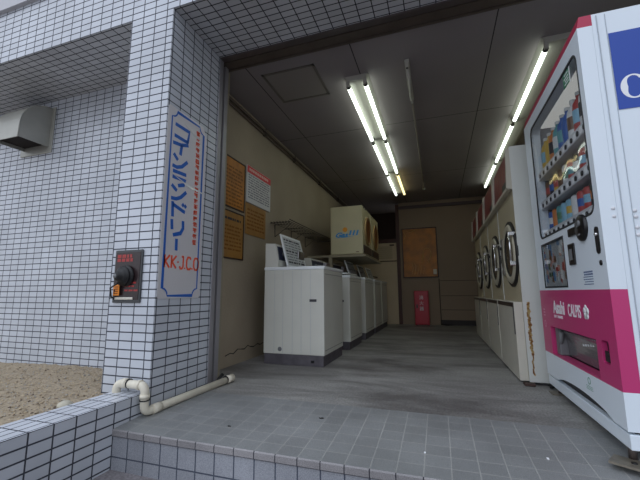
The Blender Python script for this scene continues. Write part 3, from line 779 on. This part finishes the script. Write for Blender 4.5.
# small green sticker and blue sticker in the window top
m = MB(); m.box(X0+.0015, 1.835, 1.63, X0+.004, 1.915, 1.70); o = m.build('green_sticker', mat('green sticker', (20, 120, 84), .4), v); o['label'] = 'green and white sticker in the window corner'
m = MB()
for z, a in ((1.687, .05), (1.67, .06), (1.655, .045), (1.641, .055)): m.box(X0+.0008, 1.845, z-.003, X0+.0016, 1.845+a, z+.003)
m.box(X0+.001, 1.822, 1.62, X0+.0014, 1.834, 1.70); m.build('sticker_print', white_s, o)
# poster window
BX(X0+.009, py0-.006, pz0-.006, X0+.024, py1+.006, pz1+.006).build('poster_back', mat('poster pale', (176, 178, 182), .5), v)
m = MB(); rnd = random.Random(21)
cols = [mat('poster red', (172, 62, 60), .5), mat('poster blue', (86, 130, 176), .5), mat('poster rose', (206, 150, 140), .5), mat('poster green', (60, 96, 76), .5), mat('poster white', (222, 222, 222), .5), mat('poster brown', (120, 84, 62), .5)]
for k in range(46):
    y = rnd.uniform(py0+.02, py1-.03); z = rnd.uniform(pz0+.02, pz1-.03); w = rnd.uniform(.012, .05); h = rnd.uniform(.02, .07)
    ci = 1 if (z > .84 and y > 2.38) else rnd.choice((0, 2, 2, 4, 5, 3, 1))
    m.use(cols[ci]); d = .0005+k*.00004
    y1_ = min(y+w, py1); z1_ = min(z+h, pz1)
    m.prism([(X0+.009, y, z), (X0+.009, y1_, z+h*.2), (X0+.009, y1_-w*.2, z1_), (X0+.009, y+w*.1, z1_-h*.1)], (-d, 0, 0))
m.build('poster_picture', None, v)
BX(X0+.0025, py0, pz0, X0+.0045, py1, pz1).build('poster_pane', pane_mat('flat poster pane', (.9, .92, .92), 1.45), v)
mb = MB().use(mat('dark window gasket', (44, 46, 50), .5)); mb.holed(rect(py0-.006, pz0-.006, py1+.006, pz1+.006, X0-.001), [rect(py0+.004, pz0+.004, py1-.004, pz1-.004, X0-.001)], (.004, 0, 0)).build('poster_frame', None, v)
# coin mechanism
cm = MB().lathe([(.062, 0), (.062, .010), (.050, .016), (0, .016)], (X0, 1.885, .925), (-1, 0, 0), 32)
cm.box(X0-.010, 1.90, .905, X0, 2.055, .945, bev=.003); cm = cm.build('coin_slot_plate', black_p, v)
m = MB(); m.lathe([(.014, 0), (.014, .006), (0, .006)], (X0-.016, 1.875, .945), (-1, 0, 0), 16); m.box(X0-.018, 1.875, .89, X0-.016, 1.905, .898); m.box(X0-.018, 1.89, .93, X0-.0155, 1.91, .955)
m.build('coin_slot', grey_p, cm)
m = MB(); m.box(X0-.008, 2.005, .765, X0, 2.085, .872, bev=.004); br = m.build('bill_window', black_p, v)
BX(X0-.010, 2.03, .79, X0-.007, 2.065, .845).build('bill_label', grey_p, br)
m = MB().holed(rrect(1.725, .79, 1.760, .905, .017, X0-.004), [rrect(1.735, .80, 1.750, .895, .007, X0-.004)], (.004, 0, 0)); hd = m.build('lock_handle', black_p, v)
BX(X0-.003, 1.733, .80, X0+.001, 1.752, .895).build('handle_recess', mat('dark handle grey', (54, 50, 54), .4), hd)
MB().lathe([(0, .009), (.004, .009), (.008, .006), (.008, 0)], (X0-.002, 1.742, .872), (-1, 0, 0), 12).build('lock_cylinder', chrome, hd)
MB().lathe([(.011, 0), (.011, .004), (.005, .006), (0, .003)], (X0, 1.735, .752), (-1, 0, 0), 14).build('keyhole', black_p, v)
m = MB(); rnd = random.Random(4)
for r in range(6):
    a = 1.835
    while a < 1.93:
        w = rnd.uniform(.006, .02); h = .0035 if r < 2 else .002; m.box(X0-.0008, a, .722-r*.011-h, X0+.0002, min(a+w, 1.94), .722-r*.011+h); a += w+.004
m.build('contact_print', mat('blue print', (74, 96, 140), .5), v)
# dispensing bay
m = MB().use(mat('dark bay', (52, 50, 52), .6)); 
m.box(XI-.02, 1.872, .251, XI-.01, 2.568, .439); m.box(X0+.01, 1.872, .251, XI-.01, 2.568, .256); m.box(X0+.01, 1.872, .434, XI-.01, 2.568, .439); m.box(X0+.06, 1.872, .256, XI-.02, 1.878, .434); m.box(X0+.06, 2.562, .256, XI-.02, 2.568, .434)
m.build('dispensing_bay', None, v)
m = MB().use(mat('smoked flap', (96, 96, 98), .22, coat=.4)); prof = []
for k in range(9):
    a = k/8; prof.append((X0+.012+.05*math.cos(math.pi*.5*a)-.0, sy0+.006, .268+.15*math.sin(math.pi*.5*a)))
back = [(x+.006, y, z) for x, y, z in reversed(prof)]
fl = m.prism(prof+back, (0, sy1-sy0-.09, 0)).build('dispensing_flap', None, v)
m = MB(); m.tube([(X0+.03, 2.50, .30), (X0+.03, 2.46, .40)], .012, 8); m.box(X0+.02, 2.478, .262, X0+.07, 2.545, .42, bev=.006); m.build('flap_hinge', grey_p, v)
m = MB(); rnd = random.Random(9)
for k in range(6): m.box(X0+.028-.002*k+.02, 2.03+k*.025, .375-.003*k, X0+.03-.002*k+.02, 2.045+k*.025, .385-.003*k)
m.build('flap_print', white_s, fl)
m = MB(); m.box(X0+.02, 1.765, .338, X0+.024, 1.832, .432); rc = m.build('return_cup', black_p, v)
m = MB(); m.box(X0+.004, 1.775, .345, X0+.008, 1.822, .39, bev=.002); m.build('return_flap', mat('dark return flap', (44, 38, 44), .25), rc)
# lettering on the band (reads towards the street)
m = MB()
text_into(m, 'Asahi', .098, (X0-.0005, 2.455, .512), (0, -1, 0), (0, 0, 1), (-1, 0, 0), white_s, depth=.0006, sx=.92, bold=.003)
m.build('brewer_lettering', None, band); m = MB()
text_into(m, 'SOFT DRINKS', .022, (X0-.0005, 2.455, .484), (0, -1, 0), (0, 0, 1), (-1, 0, 0), white_s, depth=.0005, sx=1.15)
m.build('small_lettering', None, band); m = MB()
text_into(m, 'CALPIS', .088, (X0-.0005, 2.205, .508), (0, -1, 0), (0, 0, 1), (-1, 0, 0), white_s, depth=.0006, sx=.66, bold=.001)
m.build('band_lettering', None, band); m = MB().use(white_s)
for k in range(5):
    a = R(90+72*k); m.lathe([(.0165, 0), (.0165, .0006+.0001*k), (0, .0006+.0001*k)], (X0, 1.962-.019*math.cos(a), .538+.019*math.sin(a)), (-1, 0, 0), 14)
m.build('flower_mark', None, band)
m = MB().use(mat('pale pink print', (226, 160, 190), .5))
m.lathe([(.022, 0), (.022, .0006), (.018, .0006), (.018, 0)], (X0, 2.655, .432), (-1, 0, 0), 24)
m.build('round_mark', None, band); m = MB().use(MATS['pale pink print'])
for k in range(3): m.box(X0-.0006, 2.648, .42+k*.01, X0, 2.662, .4225+k*.01)
for k in range(3): m.box(X0-.0006, 2.640, .482+k*.018, X0, 2.67, .49+k*.018)
each(m, 'small_mark', None, band)
m = MB().use(mat('green print', (90, 150, 126), .5)); m.lathe([(.016, 0), (.016, .0005), (.012, .0005), (.012, 0)], (X0, 2.02, .222), (-1, 0, 0), 20)
for k in range(3): m.box(X0-.0005, 1.985, .196-k*.007, X0, 2.06, .198-k*.007)
m.build('recycling_mark', None, v)
# side sticker and bolts on the face turned to the street
YS = Y0-.0003
st = MB().use(blue_s).box(.752, YS-.0012, 1.385, 1.345, YS, 1.738).build('side_sticker', None, v); st['label'] = 'blue sticker with large white letters'
m = MB(); 
def disc_arc(mb, cx, cz, ro, w0, w1, a0, a1, y, th, sx=.85, n_=36):
    lo, li = [], []
    for k in range(n_+1):
        a = R(a0+(a1-a0)*k/n_); w = w0+(w1-w0)*abs(math.sin(a))**1.5
        lo.append((cx+ro*sx*math.cos(a), y, cz+ro*math.sin(a))); li.append((cx+(ro*sx-w)*math.cos(a), y, cz+(ro-w*.62)*math.sin(a)))
    for k in range(n_): mb.prism([lo[k], lo[k+1], li[k+1], li[k]], (0, -th, 0))
m.use(white_s)
disc_arc(m, .814, 1.480, .054, .026, .010, 46, 314, YS-.0012, .0008)
m.prism([(.841, YS-.0012, 1.532), (.848, YS-.0012, 1.532), (.850, YS-.0012, 1.498), (.841, YS-.0012, 1.500)], (0, -.0008, 0))
m.build('initial_letter', None, st); m = MB()
text_into(m, 'ALPIS', .146, (.862, YS-.0014, 1.430), (1, 0, 0), (0, 0, 1), (0, -1, 0), white_s, depth=.0006, sx=1.0, bold=.003)
m.build('sticker_lettering', None, st)
m = MB()
for x, z in ((.687, .968), (.687, .935), (.757, .953), (.758, .928), (.758, .885), (.758, .855)): m.lathe([(.0075, 0), (.0065, .003), (0, .004)], (x, Y0-.0001, z), (0, -1, 0), 14)
each(m, 'bolt_head', mat('bolt paint', (222, 224, 228), .35), v)
# feet
for (x, y, rz) in ((.665, 1.735, R(-32)), (.69, 2.66, 0), (1.32, 1.75, 0), (1.32, 2.66, 0)):
    m = MB(); m.tube([(x, y, .008), (x, y, ZB+.02)], .015, 10)
    lg = m.build('adjusting_foot', steel_d, v)
    m = MB(); c, s_ = math.cos(rz), math.sin(rz)
    cx, cy = (x-.03, y-.045) if rz else (x, y)
    q = [(cx+a*c-b*s_, cy+a*s_+b*c, .0005) for a, b in ((-.055, -.04), (.055, -.04), (.055, .045), (-.055, .045))]
    m.prism(q, (0, 0, .008)).build('foot_plate', mat('worn foot plate', (150, 142, 128), .35, metal=.6, noise=.3, nscale=30), lg)
    MB().lathe([(.010, 0), (.010, .003), (0, .003)], (cx+.012, cy-.005, .0085), (0, 0, 1), 12).build('anchor_bolt', black_p, lg)
# drinks on the display shelves
base_cols = [('blue', (60, 98, 168)), ('light blue', (136, 184, 210)), ('yellow', (206, 172, 80)), ('red', (176, 74, 72)), ('green', (84, 128, 104)), ('white', (214, 216, 218)), ('brown', (110, 82, 66)), ('orange', (206, 128, 74)), ('dark', (46, 44, 58)), ('teal', (96, 158, 164))]
rows = [('bottom', 1.0155+.0, 'can', [0, 7, 9, 1, 1, 5, 3, 3, 8, 5]), ('middle', 1.2105, 'can', [6, 8, 2, 6, 5, 3, 8, 3, 5, 0]), ('top', 1.4055, 'bottle', [2, 2, 7, 9, 0, 0, 5, 3, 5, 4])]
ordn = ['at the inner end', 'second from the inner end', 'third from the inner end', 'fourth from the inner end', 'fifth from the inner end', 'fifth from the street end', 'fourth from the street end', 'third from the street end', 'second from the street end', 'at the street end']
def band_mat(c, k): return mat('drink '+c[0], c[1], .35)
for rn, z, kind, seq in rows:
    for i, ci in enumerate(seq):
        y = 2.53-i*.0815; c = base_cols[ci]; c2 = base_cols[(ci*3+i+5) % 10]
        m = MB().use(band_mat(c, i)); o_ = (X0+.075, y, z)
        if kind == 'can':
            m.lathe([(0, 0), (.026, 0), (.030, .008), (.030, .040)], o_, (0, 0, 1), 16)
            m.use(band_mat(c2, i)); m.lathe([(.0302, .040), (.0302, .080)], o_, (0, 0, 1), 16)
            m.use(band_mat(c, i)); m.lathe([(.030, .080), (.030, .108), (.026, .118)], o_, (0, 0, 1), 16)
            m.use(alu); m.lathe([(.026, .118), (.024, .122), (.022, .118), (0, .118)], o_, (0, 0, 1), 16)
            o = m.build('drink_can')
            tag(o, '%s drink can on the %s display shelf, %s' % (c[0], rn, ordn[i]), 'can', 'drink cans on the %s display shelf' % rn)
        else:
            m.lathe([(0, 0), (.031, 0), (.034, .01), (.034, .055)], o_, (0, 0, 1), 16)
            m.use(band_mat(c2, i)); m.lathe([(.0345, .055), (.0345, .125)], o_, (0, 0, 1), 16)
            m.use(band_mat(c, i)); m.lathe([(.034, .125), (.030, .16), (.013, .19), (.013, .205)], o_, (0, 0, 1), 16)
            m.use(MATS['drink white']); m.lathe([(.015, .203), (.015, .222), (0, .222)], o_, (0, 0, 1), 14)
            o = m.build('drink_bottle')
            tag(o, '%s drink bottle on the top display shelf, %s' % (c[0], ordn[i]), 'bottle', 'drink bottles on the top display shelf')

# ------------------------------------------------------------------ pillar things
t = thing('emergency_stop_box', 'black wall box with a large rubber plug and orange tag on the pillar', 'wall box', (-1.78, YF, .57))
BX(-1.885, YF-.012, .582, -1.672, YF-.0005, .90, bev=.004).build('housing', mat('dark housing', (66, 68, 70), .4), t)
BX(-1.875, YF-.0145, .60, -1.684, YF-.011, .885).build('face_plate', mat('smoky face', (52, 40, 42), .25, noise=.25, nscale=40), t)
m = MB().use(mat('faded red print', (168, 54, 52), .5)); rnd = random.Random(2)
for z, n_, h in ((.862, 4, .010), (.838, 4, .010), (.70, 5, .005), (.68, 5, .005), (.655, 4, .005)):
    x = -1.862 if n_ == 4 and h > .006 else -1.79
    for k in range(n_):
        w = rnd.uniform(.014, .03); m.box(x, YF-.0155, z-h, x+w, YF-.014, z+h); x += w+.008
        if x > -1.71: break
each(m, 'red_character', None, t)
c = (-1.782, YF-.014, .742)
pl = MB().lathe([(.064, 0), (.064, .010), (.054, .012), (.052, .020), (.058, .022), (.058, .030), (.046, .033), (.045, .042), (.036, .046), (.028, .050), (.026, .066), (.016, .074), (0, .075)], c, (-.12, -1, -.05), 32).build('rubber_plug', black_r, t)
MB().lathe([(0, .082), (.010, .080), (.014, .074), (.014, .064)], c, (-.12, -1, -.05), 16).build('plug_tip', grey_p, pl)
BX(-1.86, YF-.03, .625, -1.815, YF-.026, .69, bev=.001).build('orange_tag', mat('orange tag', (236, 140, 40), .5), t)
m = MB()
for k in range(4): m.box(-1.852, YF-.0315, .635+k*.013, -1.823, YF-.0295, .639+k*.013)
m.build('tag_print', mat('tag print', (110, 50, 20), .5), t)
m = MB(); m.tube([(-1.80, YF-.05, .70), (-1.85, YF-.06, .67), (-1.868, YF-.035, .62), (-1.862, YF-.02, .605), (-1.85, YF-.03, .66)], .005, 6); m.build('chain', black_r, t)
BX(-1.86, YF-.020, .600, -1.72, YF-.013, .615, bev=.003).build('name_strip', mat('pale strip', (214, 208, 196), .4), t)

# coin laundry sign on the reveal of the pillar
t = thing('laundry_sign', 'tall white sign with blue katakana and red letters on the side of the pillar', 'sign', (XP, 1.85, .60))
PX = XP+.0008
out = [(1.655, .62), (1.665, .605), (2.03, .605), (2.043, .62), (2.043, 1.76), (2.0, 1.835), (1.665, 1.835), (1.655, 1.82)]
MB().prism([(PX, y, z) for y, z in out], (.003, 0, 0)).build('sign_plate', mat('translucent sign plate', (208, 206, 208), .4, noise=.05, nscale=4), t)
FX = PX+.0031
def stroke(mb, pts, w, closed=False):
    """flat brush stroke of width w on the plate"""
    n_ = len(pts); P_ = [Vector((0, a, b)) for a, b in pts]
    L_, R_ = [], []
    for i in range(n_):
        a = P_[i-1] if (i or closed) else P_[i]; b = P_[(i+1) % n_] if (i < n_-1 or closed) else P_[i]
        d = (b-a).normalized(); nn = Vector((0, -d.z, d.y))
        d1 = (P_[i]-a); d2 = (b-P_[i]); k = 1.0
        if d1.length > 1e-6 and d2.length > 1e-6: k = 1/max(.5, abs(d1.normalized().dot(d)))
        L_.append(P_[i]+nn*w*.5*k); R_.append(P_[i]-nn*w*.5*k)
    X_ = Vector((FX, 0, 0)); h = Vector((.0009, 0, 0))
    fs = []
    lv = [mb.bm.verts.new(p+X_+h) for p in L_]; rv = [mb.bm.verts.new(p+X_+h) for p in R_]
    lb = [mb.bm.verts.new(p+X_-h*.5) for p in L_]; rb = [mb.bm.verts.new(p+X_-h*.5) for p in R_]
    rng = range(n_ if closed else n_-1)
    for i in rng:
        j = (i+1) % n_
        fs += [mb.bm.faces.new((lv[i], lv[j], rv[j], rv[i])), mb.bm.faces.new((lb[i], lb[j], lv[j], lv[i])), mb.bm.faces.new((rv[i], rv[j], rb[j], rb[i]))]
    if not closed:
        fs += [mb.bm.faces.new((lv[0], rv[0], rb[0], lb[0])), mb.bm.faces.new((rv[-1], lv[-1], lb[-1], rb[-1]))]
    mb._fin(fs); bmesh.ops.recalc_face_normals(mb.bm, faces=fs)
y0, y1, z0, z1, nr = 1.690, 2.008, .622, 1.815, .045
bp = []
for cy, cz, a0 in ((y0, z1, 0), (y1, z1, 270), (y1, z0, 180), (y0, z0, 90)):
    arc = [(cy+nr*math.cos(R(a0-90*k/5)), cz+nr*math.sin(R(a0-90*k/5))) for k in range(6)]
    bp += {0: [(cy+nr*math.sin(R(90*k/5)), cz-nr*math.cos(R(90*k/5))) for k in range(6)],
           270: [(cy-nr*math.cos(R(90*k/5)), cz-nr*math.sin(R(90*k/5))) for k in range(6)],
           180: [(cy-nr*math.sin(R(90*k/5)), cz+nr*math.cos(R(90*k/5))) for k in range(6)],
           90: [(cy+nr*math.cos(R(90*k/5)), cz+nr*math.sin(R(90*k/5))) for k in range(6)]}[a0]
m = MB().use(sign_blue); stroke(m, bp, .010, True); m.build('border_line', None, t)
K = [[(1.721, 1.728), (1.856, 1.728), (1.843, 1.647)], [(1.718, 1.650), (1.850, 1.648)],
     [(1.709, 1.597), (1.78, 1.606), (1.853, 1.630)], [(1.790, 1.610), (1.781, 1.535)],
     [(1.721, 1.526), (1.761, 1.494)], [(1.715, 1.446), (1.755, 1.444), (1.80, 1.462), (1.852, 1.512)],
     [(1.722, 1.412), (1.847, 1.418)], [(1.722, 1.374), (1.846, 1.376), (1.828, 1.345), (1.775, 1.326)],
     [(1.719, 1.318), (1.767, 1.290)], [(1.720, 1.232), (1.765, 1.236), (1.805, 1.255), (1.856, 1.303)],
     [(1.736, 1.213), (1.742, 1.115)], [(1.740, 1.195), (1.852, 1.164)], [(1.822, 1.216), (1.838, 1.203)], [(1.846, 1.212), (1.862, 1.198)],
     [(1.738, 1.098), (1.744, 1.034)], [(1.840, 1.104), (1.843, 1.056), (1.822, 1.020), (1.755, 1.000)],
     [(1.789, .980), (1.791, .905)]]
m = MB().use(sign_blue)
for s_ in K: stroke(m, s_, .0235)
m.build('katakana_lettering', None, t)
m = MB().use(sign_red)
def glyph(y, z, w, h, segs, sw=.013):
    for s_ in segs: stroke(m, [(y+a*w, z+b*h) for a, b in s_], sw)
G = {'K': [[(0, 0), (0, 1)], [(1, 1), (.12, .5), (1, 0)]], 'J': [[(.9, 1), (.9, .2), (.6, 0), (.2, 0), (0, .2)], [(.45, 1), (1, 1)]],
     'C': [[(1, .85), (.75, 1), (.25, 1), (0, .75), (0, .25), (.25, 0), (.75, 0), (1, .15)]], 'O': [[(.25, 0), (0, .25), (0, .75), (.25, 1), (.75, 1), (1, .75), (1, .25), (.75, 0), (.22, 0)]], '.': [[(0, 0), (0, .12)]], '-': [[(0, .45), (0, .58)]]}
yy = 1.698
for ch, w in (('K', .042), ('K', .042), ('-', .0), ('J', .036), ('.', .0), ('C', .042), ('.', .0), ('O', .046)):
    glyph(yy, .793, w, .078, G[ch]); yy += w+(.016 if ch in 'K-.' else .013)
m.build('red_lettering', None, t)
m = MB().use(sign_red); rnd = random.Random(17); z = 1.775; k = 0
while z > .965:
    h = .036; yc = 1.926+.012*(1.775-z)/.8
    for q in range(rnd.choice((3, 4, 5))):
        zz = z-h*(q+.5)/5; a = rnd.uniform(0, .008); stroke(m, [(yc+a, zz), (yc+.044-rnd.uniform(0, .008), zz+rnd.uniform(-.003, .003))], .0058)
    for q in range(2):
        ya = yc+rnd.uniform(.004, .038); stroke(m, [(ya, z-.002), (ya+rnd.uniform(-.006, .006), z-h+.004)], .006)
    z -= h+.005
m.build('small_red_lettering', None, t)
m = MB().use(mat('peeled clear tape', (206, 210, 212), .12, coat=.8))
m.prism([(PX+.004, 1.80, 1.77), (PX+.004, 1.90, 1.72), (PX+.006, 1.965, 1.715), (PX+.006, 1.96, 1.728), (PX+.004, 1.89, 1.738)], (.001, 0, 0))
m.prism([(PX+.004, 1.70, 1.395), (PX+.004, 1.86, 1.345), (PX+.004, 2.03, 1.335), (PX+.004, 2.03, 1.343), (PX+.004, 1.86, 1.358)], (.001, 0, 0))
each(m, 'tape_strip', None, t)

# drain pipe over the kerb
def bend(pts, r, n=6):
    out = [Vector(pts[0])]
    for i in range(1, len(pts)-1):
        a, b, c = Vector(pts[i-1]), Vector(pts[i]), Vector(pts[i+1]); d1 = (a-b).normalized(); d2 = (c-b).normalized()
        p, q = b+d1*r, b+d2*r
        for k in range(n+1):
            u = k/n; out.append(p*(1-u)**2+b*2*u*(1-u)+q*u*u)
    out.append(Vector(pts[-1])); return out
t = thing('drain_pipe', 'cream plastic pipe bending over the tiled kerb and running along the pillar foot', 'pipe', (-1.50, 1.60, .0))
path = [(-1.757, 1.600, .05), (-1.757, 1.600, .136), (-1.548, 1.595, .138), (-1.548, 1.595, -.002), (-1.452, 2.29, .030)]
MB().tube(bend(path, .042), .0225, 16).build('pipe', pvc, t)
m = MB()
for a, b in (((-1.712, 1.60, .1385), (-1.68, 1.60, .139)), ((-1.60, 1.596, .1375), (-1.578, 1.596, .1375)), ((-1.548, 1.595, .092), (-1.548, 1.595, .072)), ((-1.541, 1.645, .0005), (-1.534, 1.70, .003)), ((-1.460, 2.24, .030), (-1.4535, 2.31, .030))):
    m.tube([a, b], .0262, 16)
each(m, 'coupling', pvc, t)
m = MB()
for a, b in (((-1.672, 1.60, .139), (-1.664, 1.60, .139)), ((-1.548, 1.595, .066), (-1.548, 1.595, .060)), ((-1.462, 2.232, .030), (-1.4612, 2.238, .030))): m.tube([a, b], .0268, 16)
each(m, 'joint_band', black_r, t)
m = MB(); m.tube([(-1.455, 2.29, .03), (-1.453, 2.318, .03)], .018, 12); m.build('open_end', mat('pipe shadow end', (120, 112, 96), .7), t)
tag(MB().tube([(-1.53, 2.235, .012), (-1.535, 2.27, .03), (-1.53, 2.30, .05)], .012, 8).build('wire_stub', black_r), 'short black stub at the foot of the shutter frame beside the pipe end', 'stub')

# ventilation hood on the recessed wall
t = thing('vent_hood', 'pale metal ventilation hood with curved top on the tiled wall', 'vent hood', (-3.73, 2.19, 1.97))
hm = mat('weathered vent metal', (176, 176, 168), .4, metal=.25, noise=.12, nscale=6)
YW = 2.19
BX(-3.87, YW-.012, 1.975, -3.435, YW-.0005, 2.435, bev=.004).build('flange', hm, t)
pr = []
for k in range(11):
    a = R(90*k/10); pr.append((YW-.012-.258*math.sin(a), 2.16+.26*math.cos(a)))
side = [(YW-.012, 2.42)]+pr[1:]+[(YW-.27, 2.03), (YW-.012, 2.03)]
xa, xb = -3.82, -3.475
m = MB()
loop = [(y, z) for y, z in side[:-1]]
for a, b in zip(loop, loop[1:]):
    m.prism([(xa, a[0], a[1]), (xa, b[0], b[1]), (xa, b[0]+.003, b[1]-.003), (xa, a[0]+.001, a[1]-.004)], (xb-xa, 0, 0))
m.build('curved_top', hm, t)
for x in (xa, xb-.004): MB().prism([(x, y, z) for y, z in side], (.004, 0, 0)).build('side_plate', hm, t)
m = MB().use(hm)
ed = [Vector((xb-.002, y, z)) for y, z in side[:-1]]; m.tube(ed, .006, 6); m.build('rolled_edge', None, t)
MB().box(xa+.006, YW-.262, 2.06, xb-.006, YW-.014, 2.07).build('opening_shade_sheet', dark_m, t)  # dark sheet stands in for the shade inside the hood's open bottom

# small debris on the tiled apron
for (x, y, lab) in ((-.62, 1.83, 'scrap of dark twig lying on the concrete in the aisle mouth'), (-1.03, 1.62, 'dark dry twigs lying on the left side of the tiled apron')):
    m = MB(); z_ = -.06*max(0, 2.045-y)
    for k in range(4):
        a = random.uniform(0, 3.1); L = random.uniform(.008, .02); m.tube([(x+random.uniform(-.008, .008), y, z_+.002), (x+L*math.cos(a), y+L*math.sin(a), z_+.004)], .0015, 5)
    tag(m.build('twig', mat('dark twig', (40, 34, 30), .8)), lab, 'twig')
tag(BX(.37, 1.70, -.021, .378, 1.712, -.017, bev=.001).build('paper_scrap', white_s), 'tiny white paper scrap on the tiled apron before the vending machine', 'scrap')
tag(BX(-.095, 1.62, -.026, -.087, 1.628, -.022, bev=.001).build('cigarette_end', white_s), 'tiny white scrap in the middle of the tiled apron', 'scrap')
